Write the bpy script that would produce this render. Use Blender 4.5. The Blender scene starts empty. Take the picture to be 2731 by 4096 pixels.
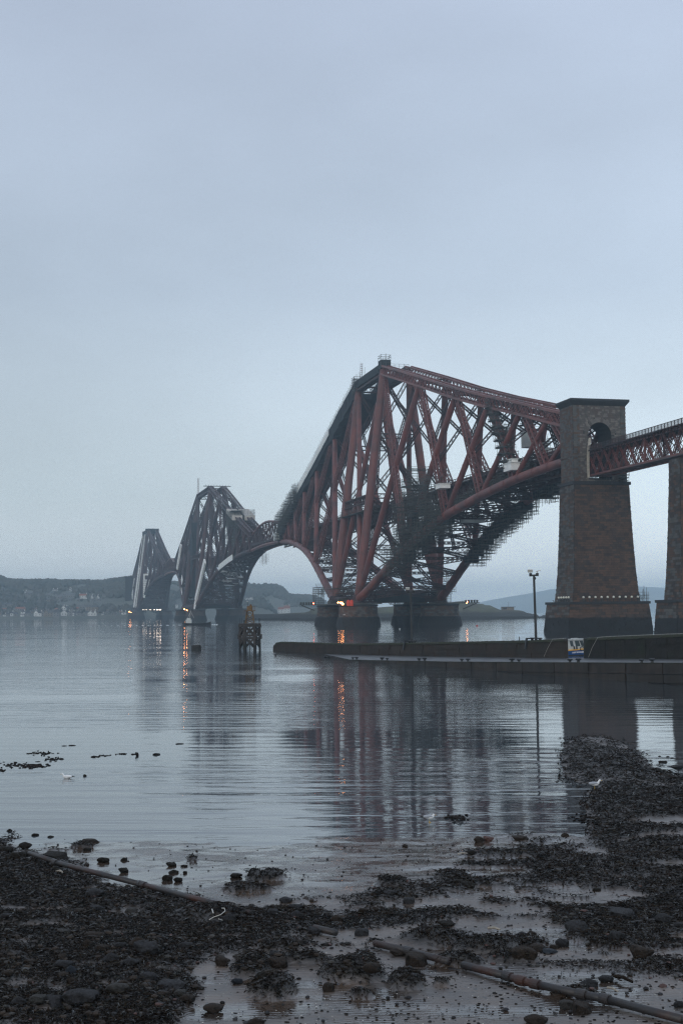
import bpy, math, random
import numpy as np
from math import sin, cos, pi, sqrt, radians, atan2
from mathutils import Vector, Matrix

random.seed(7)
RNG = np.random.default_rng(7)
SC = bpy.context.scene
COL = SC.collection

# ------------------------------------------------------------------ camera
CAM = Vector((-161.317, -350.184, 6.7))
YAW, PITCH, ROLL, FPX = 0.2382, 0.07622, -0.01033, 5201.06
cf = Vector((sin(YAW) * cos(PITCH), cos(YAW) * cos(PITCH), sin(PITCH)))
_r = Vector((cos(YAW), -sin(YAW), 0)); _u = _r.cross(cf)
cr = _r * cos(ROLL) + _u * sin(ROLL); cu = -_r * sin(ROLL) + _u * cos(ROLL)
cam_d = bpy.data.cameras.new("camera"); cam = bpy.data.objects.new("camera", cam_d); COL.objects.link(cam)
cam.matrix_world = Matrix(((cr.x, cu.x, -cf.x, CAM.x), (cr.y, cu.y, -cf.y, CAM.y), (cr.z, cu.z, -cf.z, CAM.z), (0, 0, 0, 1)))
cam_d.sensor_width = 36; cam_d.lens = FPX / 4096 * 36; cam_d.clip_start = 0.5; cam_d.clip_end = 40000
SC.camera = cam

# ------------------------------------------------------------------ sky, sun, exposure
SUN_EL, SUN_AZ = radians(24), radians(215)      # azimuth clockwise from +Y
W = bpy.data.worlds.new("World"); SC.world = W; W.use_nodes = True
nt = W.node_tree; nt.nodes.clear()
def wn(t, **k):
    n = nt.nodes.new(t)
    for a, b in k.items(): setattr(n, a, b)
    return n
out = wn('ShaderNodeOutputWorld'); bg = wn('ShaderNodeBackground'); bg.inputs['Strength'].default_value = 0.1
sky = wn('ShaderNodeTexSky', sky_type='NISHITA'); sky.sun_disc = False
sky.sun_elevation = SUN_EL; sky.sun_rotation = SUN_AZ; sky.air_density = 1.0; sky.dust_density = 3.0
tc = wn('ShaderNodeTexCoord'); sep = wn('ShaderNodeSeparateXYZ'); nt.links.new(tc.outputs['Generated'], sep.inputs[0])
ramp = wn('ShaderNodeValToRGB'); cr_ = ramp.color_ramp
cr_.elements[0].position = 0.0; cr_.elements[0].color = (0.86, 0.92, 0.96, 1)
cr_.elements[1].position = 1.0; cr_.elements[1].color = (0.46, 0.53, 0.66, 1)
for p, c in ((0.09, (0.63, 0.73, 0.79, 1)), (0.24, (0.465, 0.55, 0.655, 1)), (0.46, (0.455, 0.53, 0.665, 1))):
    e = cr_.elements.new(p); e.color = c
nt.links.new(sep.outputs['Z'], ramp.inputs[0])
mp = wn('ShaderNodeMapping'); mp.inputs['Scale'].default_value = (2.2, 2.2, 5.0); mp.inputs['Rotation'].default_value = (0.1, 0.16, 0.3)
nt.links.new(tc.outputs['Generated'], mp.inputs[0])
nz = wn('ShaderNodeTexNoise'); nz.inputs['Scale'].default_value = 1.5; nz.inputs['Detail'].default_value = 5; nz.inputs['Roughness'].default_value = 0.5
nt.links.new(mp.outputs[0], nz.inputs['Vector'])
mr = wn('ShaderNodeMapRange'); mr.inputs['From Min'].default_value = 0.32; mr.inputs['From Max'].default_value = 0.68
mr.inputs['To Min'].default_value = 0.92; mr.inputs['To Max'].default_value = 1.06
nt.links.new(nz.outputs[0], mr.inputs[0])
dt = wn('ShaderNodeVectorMath', operation='DOT_PRODUCT'); dt.inputs[1].default_value = (cos(YAW), -sin(YAW), 0); nt.links.new(tc.outputs['Generated'], dt.inputs[0])
md = wn('ShaderNodeMapRange'); md.inputs['From Min'].default_value = -.4; md.inputs['From Max'].default_value = .4; md.inputs['To Min'].default_value = .86; md.inputs['To Max'].default_value = 1.34
md.interpolation_type = 'SMOOTHSTEP'; nt.links.new(dt.outputs['Value'], md.inputs[0])
lowz = wn('ShaderNodeMapRange'); lowz.inputs['From Min'].default_value = .12; lowz.inputs['From Max'].default_value = .42; lowz.inputs['To Min'].default_value = 1; lowz.inputs['To Max'].default_value = .25; nt.links.new(sep.outputs['Z'], lowz.inputs[0])
md1 = wn('ShaderNodeMath', operation='SUBTRACT'); md1.inputs[1].default_value = 1.0; nt.links.new(md.outputs[0], md1.inputs[0])
md2 = wn('ShaderNodeMath', operation='MULTIPLY_ADD'); md2.inputs[2].default_value = 1.0; nt.links.new(md1.outputs[0], md2.inputs[0]); nt.links.new(lowz.outputs[0], md2.inputs[1])
mm_ = wn('ShaderNodeMath', operation='MULTIPLY'); nt.links.new(mr.outputs[0], mm_.inputs[0]); nt.links.new(md2.outputs[0], mm_.inputs[1])
cl = wn('ShaderNodeVectorMath', operation='SCALE'); nt.links.new(ramp.outputs[0], cl.inputs[0]); nt.links.new(mm_.outputs[0], cl.inputs['Scale'])
x10 = wn('ShaderNodeVectorMath', operation='SCALE'); x10.inputs['Scale'].default_value = 10.9; nt.links.new(cl.outputs[0], x10.inputs[0])
mixw = wn('ShaderNodeMix', data_type='RGBA'); mixw.inputs[0].default_value = 0.94
nt.links.new(sky.outputs[0], mixw.inputs[6]); nt.links.new(x10.outputs[0], mixw.inputs[7])
nt.links.new(mixw.outputs[2], bg.inputs['Color']); nt.links.new(bg.outputs[0], out.inputs['Surface'])

sd = bpy.data.lights.new("sun", 'SUN'); sd.energy = 0.7; sd.angle = radians(40); sd.color = (1.0, 0.93, 0.86)
sun = bpy.data.objects.new("sun", sd); COL.objects.link(sun)
sdir = Vector((sin(SUN_AZ) * cos(SUN_EL), cos(SUN_AZ) * cos(SUN_EL), sin(SUN_EL)))
sun.rotation_euler = sdir.to_track_quat('Z', 'Y').to_euler()
SC.view_settings.view_transform = 'Standard'; SC.view_settings.look = 'None'
SC.view_settings.exposure = 0.0; SC.view_settings.gamma = 1.0
SC.cycles.use_denoising = True; SC.cycles.denoising_prefilter = 'NONE'; SC.cycles.denoising_quality = 'HIGH'; SC.cycles.use_adaptive_sampling = False; SC.cycles.filter_width = 1.3
SC.cycles.max_bounces = 8; SC.cycles.volume_bounces = 2; SC.cycles.transparent_max_bounces = 8
SC.cycles.sample_clamp_indirect = 6.0; SC.cycles.caustics_reflective = True

# ------------------------------------------------------------------ geometry helpers
def ray(px, py): return cf + cr * ((px - 1365.5) / FPX) + cu * ((2048 - py) / FPX)
def at_z(px, py, z=0.0): d = ray(px, py); return CAM + d * ((z - CAM.z) / d.z)
def at_y(px, py, y): d = ray(px, py); return CAM + d * ((y - CAM.y) / d.y)
def at_x(px, py, x): d = ray(px, py); return CAM + d * ((x - CAM.x) / d.x)
def at_d(px, py, D): return CAM + ray(px, py) * D
ZUP = Vector((0, 0, 1))
HLAT = Vector((cos(YAW), -sin(YAW), 0)); HFWD = Vector((sin(YAW), cos(YAW), 0))
def ad(a, d, z=0.0): return Vector((CAM.x, CAM.y, 0)) + HLAT * a + HFWD * d + Vector((0, 0, z))
ORG = {}

class MB:
    def __init__(s): s.v = []; s.f = []; s.m = []; s.cur = 0
    def add(s, vs, fs):
        n = len(s.v); s.v.extend([tuple(v) for v in vs]); s.f.extend([tuple(i + n for i in f) for f in fs]); s.m.extend([s.cur] * len(fs))
    def box(s, a, b):
        x0, y0, z0 = a; x1, y1, z1 = b
        s.add([(x0, y0, z0), (x1, y0, z0), (x1, y1, z0), (x0, y1, z0), (x0, y0, z1), (x1, y0, z1), (x1, y1, z1), (x0, y1, z1)],
              [(0, 3, 2, 1), (4, 5, 6, 7), (0, 1, 5, 4), (1, 2, 6, 5), (2, 3, 7, 6), (3, 0, 4, 7)])
    def obox(s, c, hx, hy, hz):
        c = Vector(c); p = []
        for k in (-1, 1):
            for i, j in ((-1, -1), (1, -1), (1, 1), (-1, 1)): p.append(c + hx * i + hy * j + hz * k)
        s.add(p, [(0, 3, 2, 1), (4, 5, 6, 7), (0, 1, 5, 4), (1, 2, 6, 5), (2, 3, 7, 6), (3, 0, 4, 7)])
    def beam(s, a, b, w, h, up=ZUP, caps=True):
        a = Vector(a); b = Vector(b); t = b - a
        if t.length < 1e-6: return
        t.normalize(); sd_ = t.cross(up)
        if sd_.length < 1e-4: sd_ = t.cross(Vector((1, 0, 0)))
        sd_.normalize(); uu = sd_.cross(t)
        p = []
        for q in (a, b):
            for i, j in ((-1, -1), (1, -1), (1, 1), (-1, 1)): p.append(q + sd_ * (i * w / 2) + uu * (j * h / 2))
        f = [(0, 1, 5, 4), (1, 2, 6, 5), (2, 3, 7, 6), (3, 0, 4, 7)]
        if caps: f += [(0, 3, 2, 1), (4, 5, 6, 7)]
        s.add(p, f)
    def tube(s, pts, rs, n=10, caps=True):
        pts = [Vector(p) for p in pts]
        if not hasattr(rs, '__len__'): rs = [rs] * len(pts)
        V = []; F = []
        for i, p in enumerate(pts):
            t = (pts[min(i + 1, len(pts) - 1)] - pts[max(i - 1, 0)]).normalized()
            a = t.cross(ZUP)
            if a.length < 1e-3: a = Vector((1, 0, 0))
            a.normalize(); b = t.cross(a)
            for k in range(n):
                w = 2 * pi * k / n; V.append(p + (a * cos(w) + b * sin(w)) * rs[i])
        for i in range(len(pts) - 1):
            for k in range(n):
                k2 = (k + 1) % n; F.append((i * n + k, i * n + k2, (i + 1) * n + k2, (i + 1) * n + k))
        if caps: F.append(tuple(range(n - 1, -1, -1))); F.append(tuple((len(pts) - 1) * n + k for k in range(n)))
        s.add(V, F)
    def lathe(s, c, prof, n=24):
        c = Vector(c); V = []; F = []
        for r, z in prof:
            for k in range(n): V.append(c + Vector((r * cos(2 * pi * k / n), r * sin(2 * pi * k / n), z)))
        for i in range(len(prof) - 1):
            for k in range(n):
                k2 = (k + 1) % n; F.append((i * n + k, i * n + k2, (i + 1) * n + k2, (i + 1) * n + k))
        F.append(tuple(range(n - 1, -1, -1))); F.append(tuple((len(prof) - 1) * n + k for k in range(n)))
        s.add(V, F)
    def lattice(s, a, b, w, h, bay, boom, lace, side=None, faces=4, taper=1.0):
        """box girder a-b of four booms laced on its faces; side = direction of w"""
        a = Vector(a); b = Vector(b); t = (b - a); L = t.length; t.normalize()
        sv = Vector(side) if side is not None else t.cross(ZUP)
        sv = (sv - t * sv.dot(t)).normalized(); uv = sv.cross(t).normalized()
        def P(q, i, j):
            k = 1 + (taper - 1) * q
            return a + (b - a) * q + sv * (i * w / 2 * k) + uv * (j * h / 2 * k)
        cs = [(-1, -1), (1, -1), (1, 1), (-1, 1)]
        for i, j in cs: s.beam(P(0, i, j), P(1, i, j), boom, boom, up=uv)
        n = max(2, int(round(L / bay)))
        fc = [(0, 1), (1, 2), (2, 3), (3, 0)]
        if faces == 2: fc = [(1, 2), (3, 0)]
        for (c0, c1) in fc:
            for k in range(n):
                q0, q1 = k / n, (k + 1) / n
                s.beam(P(q0, *cs[c0]), P(q1, *cs[c1]), lace, lace * .6, up=uv, caps=False)
                s.beam(P(q0, *cs[c1]), P(q1, *cs[c0]), lace, lace * .6, up=uv, caps=False)
    def scaffold(s, x0, x1, y0, y1, z0, z1, dz=2.0, dx=2.4, rod=.09, planks=True, jit=0.5, seed=0):
        """tube-and-board scaffold filling a box"""
        rg = random.Random(seed * 31 + int(abs(x0) * 7 + abs(y0) * 3 + z0))
        nx = max(1, int(round((x1 - x0) / dx))); ny = max(1, int(round((y1 - y0) / dx)))
        for i in range(nx + 1):
            for j in range(ny + 1):
                if 0 < i < nx and 0 < j < ny: continue
                x = x0 + (x1 - x0) * i / nx; y = y0 + (y1 - y0) * j / ny
                s.beam((x, y, z0 - rg.random() * jit), (x, y, z1 + rg.random() * jit * 2), rod, rod, caps=False)
        nz_ = max(1, int(round((z1 - z0) / dz)))
        for k in range(nz_ + 1):
            z = z0 + (z1 - z0) * k / nz_
            e = jit * rg.random()
            for zz in (z, z + .9):
                if zz > z1 + 1: continue
                for y in (y0, y1): s.beam((x0 - e, y, zz), (x1 + e, y, zz), rod, rod, caps=False)
                for x in (x0, x1): s.beam((x, y0 - e, zz), (x, y1 + e, zz), rod, rod, caps=False)
            if planks and rg.random() < .8:
                qa_, qb_ = sorted((rg.uniform(-.05, .55), rg.uniform(.45, 1.05))); zz = z + rg.uniform(-.3, .3)
                s.box((x0 - e * .3, y0 + (y1 - y0) * qa_, zz - .10), (x1 + e * .3, y0 + (y1 - y0) * qb_, zz + .03))
            for _ in range(2):
                xa = rg.uniform(x0, x1); ya = rg.choice((y0, y1)); s.beam((xa, ya, z - rg.uniform(0, 2)), (xa + rg.uniform(-1.5, 1.5), ya, z + rg.uniform(1, 3)), rod, rod, caps=False)
    def build(s, name, mat, parent=None, smooth=False, kind=None, label=None, loc=None):
        me = bpy.data.meshes.new(name)
        o0 = ORG.get(parent, Vector((0, 0, 0))) if parent is not None else (Vector(loc) if loc is not None else Vector((0, 0, 0)))
        V = np.array(s.v, dtype=np.float64).reshape(-1, 3) - np.array(o0)
        me.from_pydata(V.tolist(), [], s.f)
        mats = mat if isinstance(mat, (list, tuple)) else [mat]
        for m in mats: me.materials.append(m)
        if len(mats) > 1: me.polygons.foreach_set('material_index', s.m)
        if smooth: me.polygons.foreach_set('use_smooth', [True] * len(me.polygons))
        me.update()
        o = bpy.data.objects.new(name, me); COL.objects.link(o)
        if parent is not None: o.parent = parent; ORG[o] = o0
        else: o.location = o0; ORG[o] = o0
        if kind: o['kind'] = kind
        if label: o['label'] = label
        return o

def tag(o, label, cat, group=None):
    o['label'] = label; o['category'] = cat
    if group: o['group'] = group
    return o
def thing(name, loc, label, cat, group=None, rz=0.0):
    o = bpy.data.objects.new(name, None); COL.objects.link(o); o.location = loc; o.empty_display_size = .2
    ORG[o] = Vector(loc); tag(o, label, cat, group)
    return o
def put_local(root, loc, rz=0, rx=0, ry=0):
    root.location = loc; root.rotation_euler = (rx, ry, rz)
def clone(root, loc, rz, label, group=None, scale=1.0):
    c = root.copy(); COL.objects.link(c); c.location = loc; c.rotation_euler = (0, 0, rz); c['label'] = label
    c.scale = (scale,) * 3
    if group: c['group'] = group
    for ch in root.children:
        k = ch.copy(); COL.objects.link(k); k.parent = c
        for g in ch.children:
            h = g.copy(); COL.objects.link(h); h.parent = k
    return c

# ------------------------------------------------------------------ materials
def M(name, c1, c2=None, rough=.6, scale=1.0, detail=5, bump=0.0, bscale=None, bdist=.05, stretch=(1, 1, 1), spec=.5, metal=0.0,
      c3=None, scale3=.2, lo=.35, hi=.65, rough2=None, coords='Object'):
    m = bpy.data.materials.new(name); m.use_nodes = True; t = m.node_tree; L = t.links.new
    b = t.nodes['Principled BSDF']; b.inputs['Roughness'].default_value = rough; b.inputs['Metallic'].default_value = metal
    b.inputs['Specular IOR Level'].default_value = spec
    g = t.nodes.new('ShaderNodeNewGeometry') if coords == 'World' else t.nodes.new('ShaderNodeTexCoord')
    src = g.outputs['Position'] if coords == 'World' else g.outputs[coords]
    mp_ = t.nodes.new('ShaderNodeMapping'); mp_.inputs['Scale'].default_value = stretch; L(src, mp_.inputs[0])
    n = t.nodes.new('ShaderNodeTexNoise'); n.inputs['Scale'].default_value = scale; n.inputs['Detail'].default_value = detail; L(mp_.outputs[0], n.inputs['Vector'])
    r = t.nodes.new('ShaderNodeMapRange'); r.inputs['From Min'].default_value = lo; r.inputs['From Max'].default_value = hi; L(n.outputs[0], r.inputs[0])
    x = t.nodes.new('ShaderNodeMix'); x.data_type = 'RGBA'; x.inputs[6].default_value = (*c1, 1); x.inputs[7].default_value = (*(c2 or c1), 1); L(r.outputs[0], x.inputs[0])
    col = x.outputs[2]
    if False: pass
    if c3:
        n3 = t.nodes.new('ShaderNodeTexNoise'); n3.inputs['Scale'].default_value = scale3; n3.inputs['Detail'].default_value = 6; L(src, n3.inputs['Vector'])
        r3 = t.nodes.new('ShaderNodeMapRange'); r3.inputs['From Min'].default_value = .5; r3.inputs['From Max'].default_value = .68; L(n3.outputs[0], r3.inputs[0])
        x3 = t.nodes.new('ShaderNodeMix'); x3.data_type = 'RGBA'; x3.inputs[7].default_value = (*c3, 1); L(col, x3.inputs[6]); L(r3.outputs[0], x3.inputs[0]); col = x3.outputs[2]
    L(col, b.inputs['Base Color'])
    if rough2 is not None:
        rr = t.nodes.new('ShaderNodeMapRange'); rr.inputs['To Min'].default_value = rough; rr.inputs['To Max'].default_value = rough2; L(r.outputs[0], rr.inputs[0]); L(rr.outputs[0], b.inputs['Roughness'])
    if bump:
        n2 = t.nodes.new('ShaderNodeTexNoise'); n2.inputs['Scale'].default_value = bscale or scale * 3; n2.inputs['Detail'].default_value = 6; L(mp_.outputs[0], n2.inputs['Vector'])
        bp = t.nodes.new('ShaderNodeBump'); bp.inputs['Strength'].default_value = bump; bp.inputs['Distance'].default_value = bdist; L(n2.outputs[0], bp.inputs['Height']); L(bp.outputs[0], b.inputs['Normal'])
    return m
def EM(name, col, s):
    m = bpy.data.materials.new(name); m.use_nodes = True; b = m.node_tree.nodes['Principled BSDF']
    b.inputs['Base Color'].default_value = (*col, 1); b.inputs['Emission Color'].default_value = (*col, 1); b.inputs['Emission Strength'].default_value = s
    return m
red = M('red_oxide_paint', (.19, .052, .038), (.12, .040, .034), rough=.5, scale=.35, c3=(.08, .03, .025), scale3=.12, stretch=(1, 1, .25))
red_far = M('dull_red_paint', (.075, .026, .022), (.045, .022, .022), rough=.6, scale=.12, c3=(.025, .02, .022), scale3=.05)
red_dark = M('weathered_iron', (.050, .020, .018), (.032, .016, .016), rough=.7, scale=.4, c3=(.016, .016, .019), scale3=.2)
scaf_m = M('scaffold_tube', (.045, .058, .056), (.10, .10, .085), rough=.7, scale=.8)
board_m = M('scaffold_board', (.025, .028, .03), (.06, .05, .04), rough=.8, scale=.5)
net_m = M('debris_netting', (.012, .020, .026), (.020, .030, .034), rough=.95, scale=.4, bump=.4, bdist=.3)
white_m = M('white_sheeting', (.95, .95, .90), (.82, .84, .80), rough=.6, scale=.5, bump=.5, bdist=.2)
grey_sheet = M('grey_sheeting', (.66, .68, .63), (.48, .50, .48), rough=.7, scale=.3, bump=.5, bdist=.3)
def tidal(name, dry1, dry2, wet, zline, brown=None, scale=.6):
    """stone whose lowest part, below the tide line, is dark with weed"""
    m = M(name, dry1, dry2, rough=.8, scale=scale, detail=8, bump=.6, bscale=2.5, bdist=.08, c3=brown, scale3=.18, coords='World')
    t = m.node_tree; b = t.nodes['Principled BSDF']; L = t.links.new
    src = b.inputs['Base Color'].links[0].from_socket
    g = t.nodes.new('ShaderNodeNewGeometry'); s_ = t.nodes.new('ShaderNodeSeparateXYZ'); L(g.outputs['Position'], s_.inputs[0])
    n = t.nodes.new('ShaderNodeTexNoise'); n.inputs['Scale'].default_value = .5; n.inputs['Detail'].default_value = 6; L(g.outputs['Position'], n.inputs['Vector'])
    a = t.nodes.new('ShaderNodeMath'); a.operation = 'MULTIPLY_ADD'; a.inputs[1].default_value = 1.2; L(n.outputs[0], a.inputs[0]); L(s_.outputs['Z'], a.inputs[2])
    r = t.nodes.new('ShaderNodeMapRange'); r.inputs['From Min'].default_value = zline + .4; r.inputs['From Max'].default_value = zline + .8; L(a.outputs[0], r.inputs[0])
    x = t.nodes.new('ShaderNodeMix'); x.data_type = 'RGBA'; x.inputs[6].default_value = (*wet, 1); L(src, x.inputs[7]); L(r.outputs[0], x.inputs[0]); L(x.outputs[2], b.inputs['Base Color'])
    return m
granite = tidal('weathered_granite', (.060, .043, .032), (.030, .024, .021), (.010, .011, .011), 4.2, brown=(.085, .047, .027))
granite_b = tidal('granite_brown', (.115, .062, .037), (.062, .038, .026), (.011, .010, .010), 4.2)
granite_c = tidal('granite_grey', (.11, .105, .092), (.058, .058, .055), (.012, .012, .012), 4.2)
joint_m = tidal('mortar_joint', (.018, .017, .017), (.014, .013, .013), (.007, .007, .007), 4.2)
whinstone = M('portal_stone', (.115, .098, .080), (.075, .068, .060), rough=.85, scale=.9, bump=.5, bscale=3, bdist=.05, c3=(.09, .06, .048), scale3=.3)
portal_b = M('portal_stone_pale', (.19, .165, .135), (.12, .11, .10), rough=.85, scale=.9, bump=.5, bscale=3, bdist=.05)
coping_m = M('dark_coping', (.030, .032, .034), (.022, .023, .024), rough=.8, scale=1, bump=.4)
timber_pale = M('pale_timber', (.48, .42, .33), (.36, .33, .27), rough=.7, scale=1.5)
black_iron = M('black_iron', (.012, .013, .014), (.02, .022, .022), rough=.45, scale=3)
lamp_warm = EM('lit_sodium_lamp', (1.0, .36, .12), 34.0)
lamp_white = EM('lit_white_lamp', (1.0, .80, .66), 6.0)
lamp_red = EM('lit_red_lamp', (1.0, .12, .05), 40.0)
HB = 4.8   # high-water level of the bridge drawings above the low-tide water

# ------------------------------------------------------------------ water
def water_mat():
    m = bpy.data.materials.new('estuary_water'); m.use_nodes = True; t = m.node_tree; L = t.links.new; N = t.nodes.new
    b = t.nodes['Principled BSDF']; b.inputs['Base Color'].default_value = (.045, .054, .060, 1)
    b.inputs['IOR'].default_value = 1.9; b.inputs['Roughness'].default_value = .035
    g = N('ShaderNodeNewGeometry')
    v1 = N('ShaderNodeVectorRotate'); v1.rotation_type = 'Z_AXIS'; v1.inputs['Angle'].default_value = YAW + .05; L(g.outputs['Position'], v1.inputs[0])
    def nz_(sx, sy, det, rg, w=None):
        mp_ = N('ShaderNodeMapping'); mp_.inputs['Scale'].default_value = (sx, sy, 1); L(v1.outputs[0], mp_.inputs[0])
        n = N('ShaderNodeTexNoise'); n.inputs['Scale'].default_value = 1; n.inputs['Detail'].default_value = det; n.inputs['Roughness'].default_value = rg
        if w: n.inputs['Distortion'].default_value = w
        L(mp_.outputs[0], n.inputs['Vector']); return n
    swell = nz_(.07, .45, 3, .62, .3); rip = nz_(.22, 2.3, 3, .6); big = nz_(.018, .05, 3, .5); patch = nz_(.006, .03, 3, .6)
    a = N('ShaderNodeMath'); a.operation = 'MULTIPLY_ADD'; a.inputs[1].default_value = .30; L(rip.outputs[0], a.inputs[0])
    s1 = N('ShaderNodeMath'); s1.operation = 'MULTIPLY'; s1.inputs[1].default_value = 1.0; L(swell.outputs[0], s1.inputs[0]); L(s1.outputs[0], a.inputs[2])
    wv = N('ShaderNodeTexWave'); wv.bands_direction = 'Y'; wv.inputs['Scale'].default_value = .17; wv.inputs['Distortion'].default_value = 9; wv.inputs['Detail'].default_value = 3; wv.inputs['Detail Scale'].default_value = .35; wv.inputs['Detail Roughness'].default_value = .55
    mpw = N('ShaderNodeMapping'); mpw.inputs['Scale'].default_value = (.22, 1, 1); mpw.inputs['Rotation'].default_value = (0, 0, .06); L(v1.outputs[0], mpw.inputs[0]); L(mpw.outputs[0], wv.inputs['Vector'])
    wa_ = N('ShaderNodeMath'); wa_.operation = 'MULTIPLY_ADD'; wa_.inputs[1].default_value = .16; L(wv.outputs['Fac'], wa_.inputs[0]); L(a.outputs[0], wa_.inputs[2])
    am = N('ShaderNodeMapRange'); am.inputs['From Min'].default_value = .38; am.inputs['From Max'].default_value = .62; am.inputs['To Min'].default_value = .25; am.inputs['To Max'].default_value = 1.0; L(big.outputs[0], am.inputs[0])
    bp = N('ShaderNodeBump'); bp.inputs['Distance'].default_value = .062; L(am.outputs[0], bp.inputs['Strength']); L(wa_.outputs[0], bp.inputs['Height'])
    L(bp.outputs[0], b.inputs['Normal'])
    pm = N('ShaderNodeMapRange'); pm.inputs['From Min'].default_value = .45; pm.inputs['From Max'].default_value = .6; pm.inputs['To Min'].default_value = .015; pm.inputs['To Max'].default_value = .06
    L(patch.outputs[0], pm.inputs[0]); L(pm.outputs[0], b.inputs['Roughness'])
    return m
WEXT = 7000.0
mb = MB(); mb.add([(-WEXT, -WEXT, 0), (WEXT, -WEXT, 0), (WEXT, WEXT, 0), (-WEXT, WEXT, 0)], [(0, 1, 2, 3)])
water = mb.build('water', water_mat()); water['kind'] = 'structure'
mb = MB(); mb.add([(-WEXT - 20, -WEXT - 20, -3), (WEXT + 20, -WEXT - 20, -3), (WEXT + 20, WEXT + 20, -3), (-WEXT - 20, WEXT + 20, -3)], [(0, 1, 2, 3)])
mb.build('sea_bed', M('mud', (.05, .045, .04), rough=.9), kind='structure')

# ------------------------------------------------------------------ cantilever bridge
TU = [0, 54, 98, 133, 162.5, 185, 204]; TZ = [110, 95.5, 83.3, 74.3, 67.3, 61.6, 57.0]
BU = [0, 60, 104, 136, 163, 186, 204]
CU = [0, 10, 22, 34, 47, 66, 87, 108, 137, 163, 186, 204]; CZc = [7, 9.6, 13.4, 17.6, 21.8, 27.9, 33.2, 37.3, 41.2, 43.9, 45.3, 45.9]
def ip(x, a, b): return float(np.interp(x, a, b))
def topp(hl, y0, s, dr, u): w = 5.7 - 1.6 * u / 204; return Vector((s * w, y0 + dr * (hl + u), HB + ip(u, TU, TZ)))
def botp(hl, y0, s, dr, u): w = 18.8 - 13.9 * u / 204; return Vector((s * w, y0 + dr * (hl + u), HB + ip(u, CU, CZc)))

def lattice_deck(root, y0, y1, bay, z0=42.6, z1=48.8):
    for s in (-1, 1):
        g = MB(); n = int(abs(y1 - y0) / bay); x = s * 2.9
        g.beam((x, y0, HB + z0), (x, y1, HB + z0), .7, .7); g.beam((x, y0, HB + z1), (x, y1, HB + z1), .8, .9)
        for k in range(n):
            a = y0 + (y1 - y0) * k / n; b = y0 + (y1 - y0) * (k + 1) / n
            g.beam((x, a, HB + z0), (x, b, HB + z1), .35, .3, caps=False); g.beam((x, a, HB + z1), (x, b, HB + z0), .35, .3, caps=False)
            g.beam((x, a, HB + z0), (x, a, HB + z1), .3, .3, caps=False)
        g.build('deck_girder', red_dark, root)
        p = MB(); xx = s * 4.6
        p.beam((xx, y0, HB + 51.0), (xx, y1, HB + 51.0), .16, .22); p.beam((xx, y0, HB + 49.9), (xx, y1, HB + 49.9), .1, .9)
        for k in range(n): yy = y0 + (y1 - y0) * k / n; p.beam((xx, yy, HB + 49.3), (xx, yy, HB + 51), .2, .2, caps=False)
        p.build('parapet', red_dark, root)
    d = MB(); d.box((-4.7, min(y0, y1), HB + 49.0), (4.7, max(y0, y1), HB + 49.35))
    n = int(abs(y1 - y0) / (bay * 1.0))
    for k in range(n): yy = y0 + (y1 - y0) * (k + .5) / n; d.box((-4.6, yy - .2, HB + 48.0), (4.6, yy + .2, HB + 49.0))
    d.build('railway_deck', red_dark, root)

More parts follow.
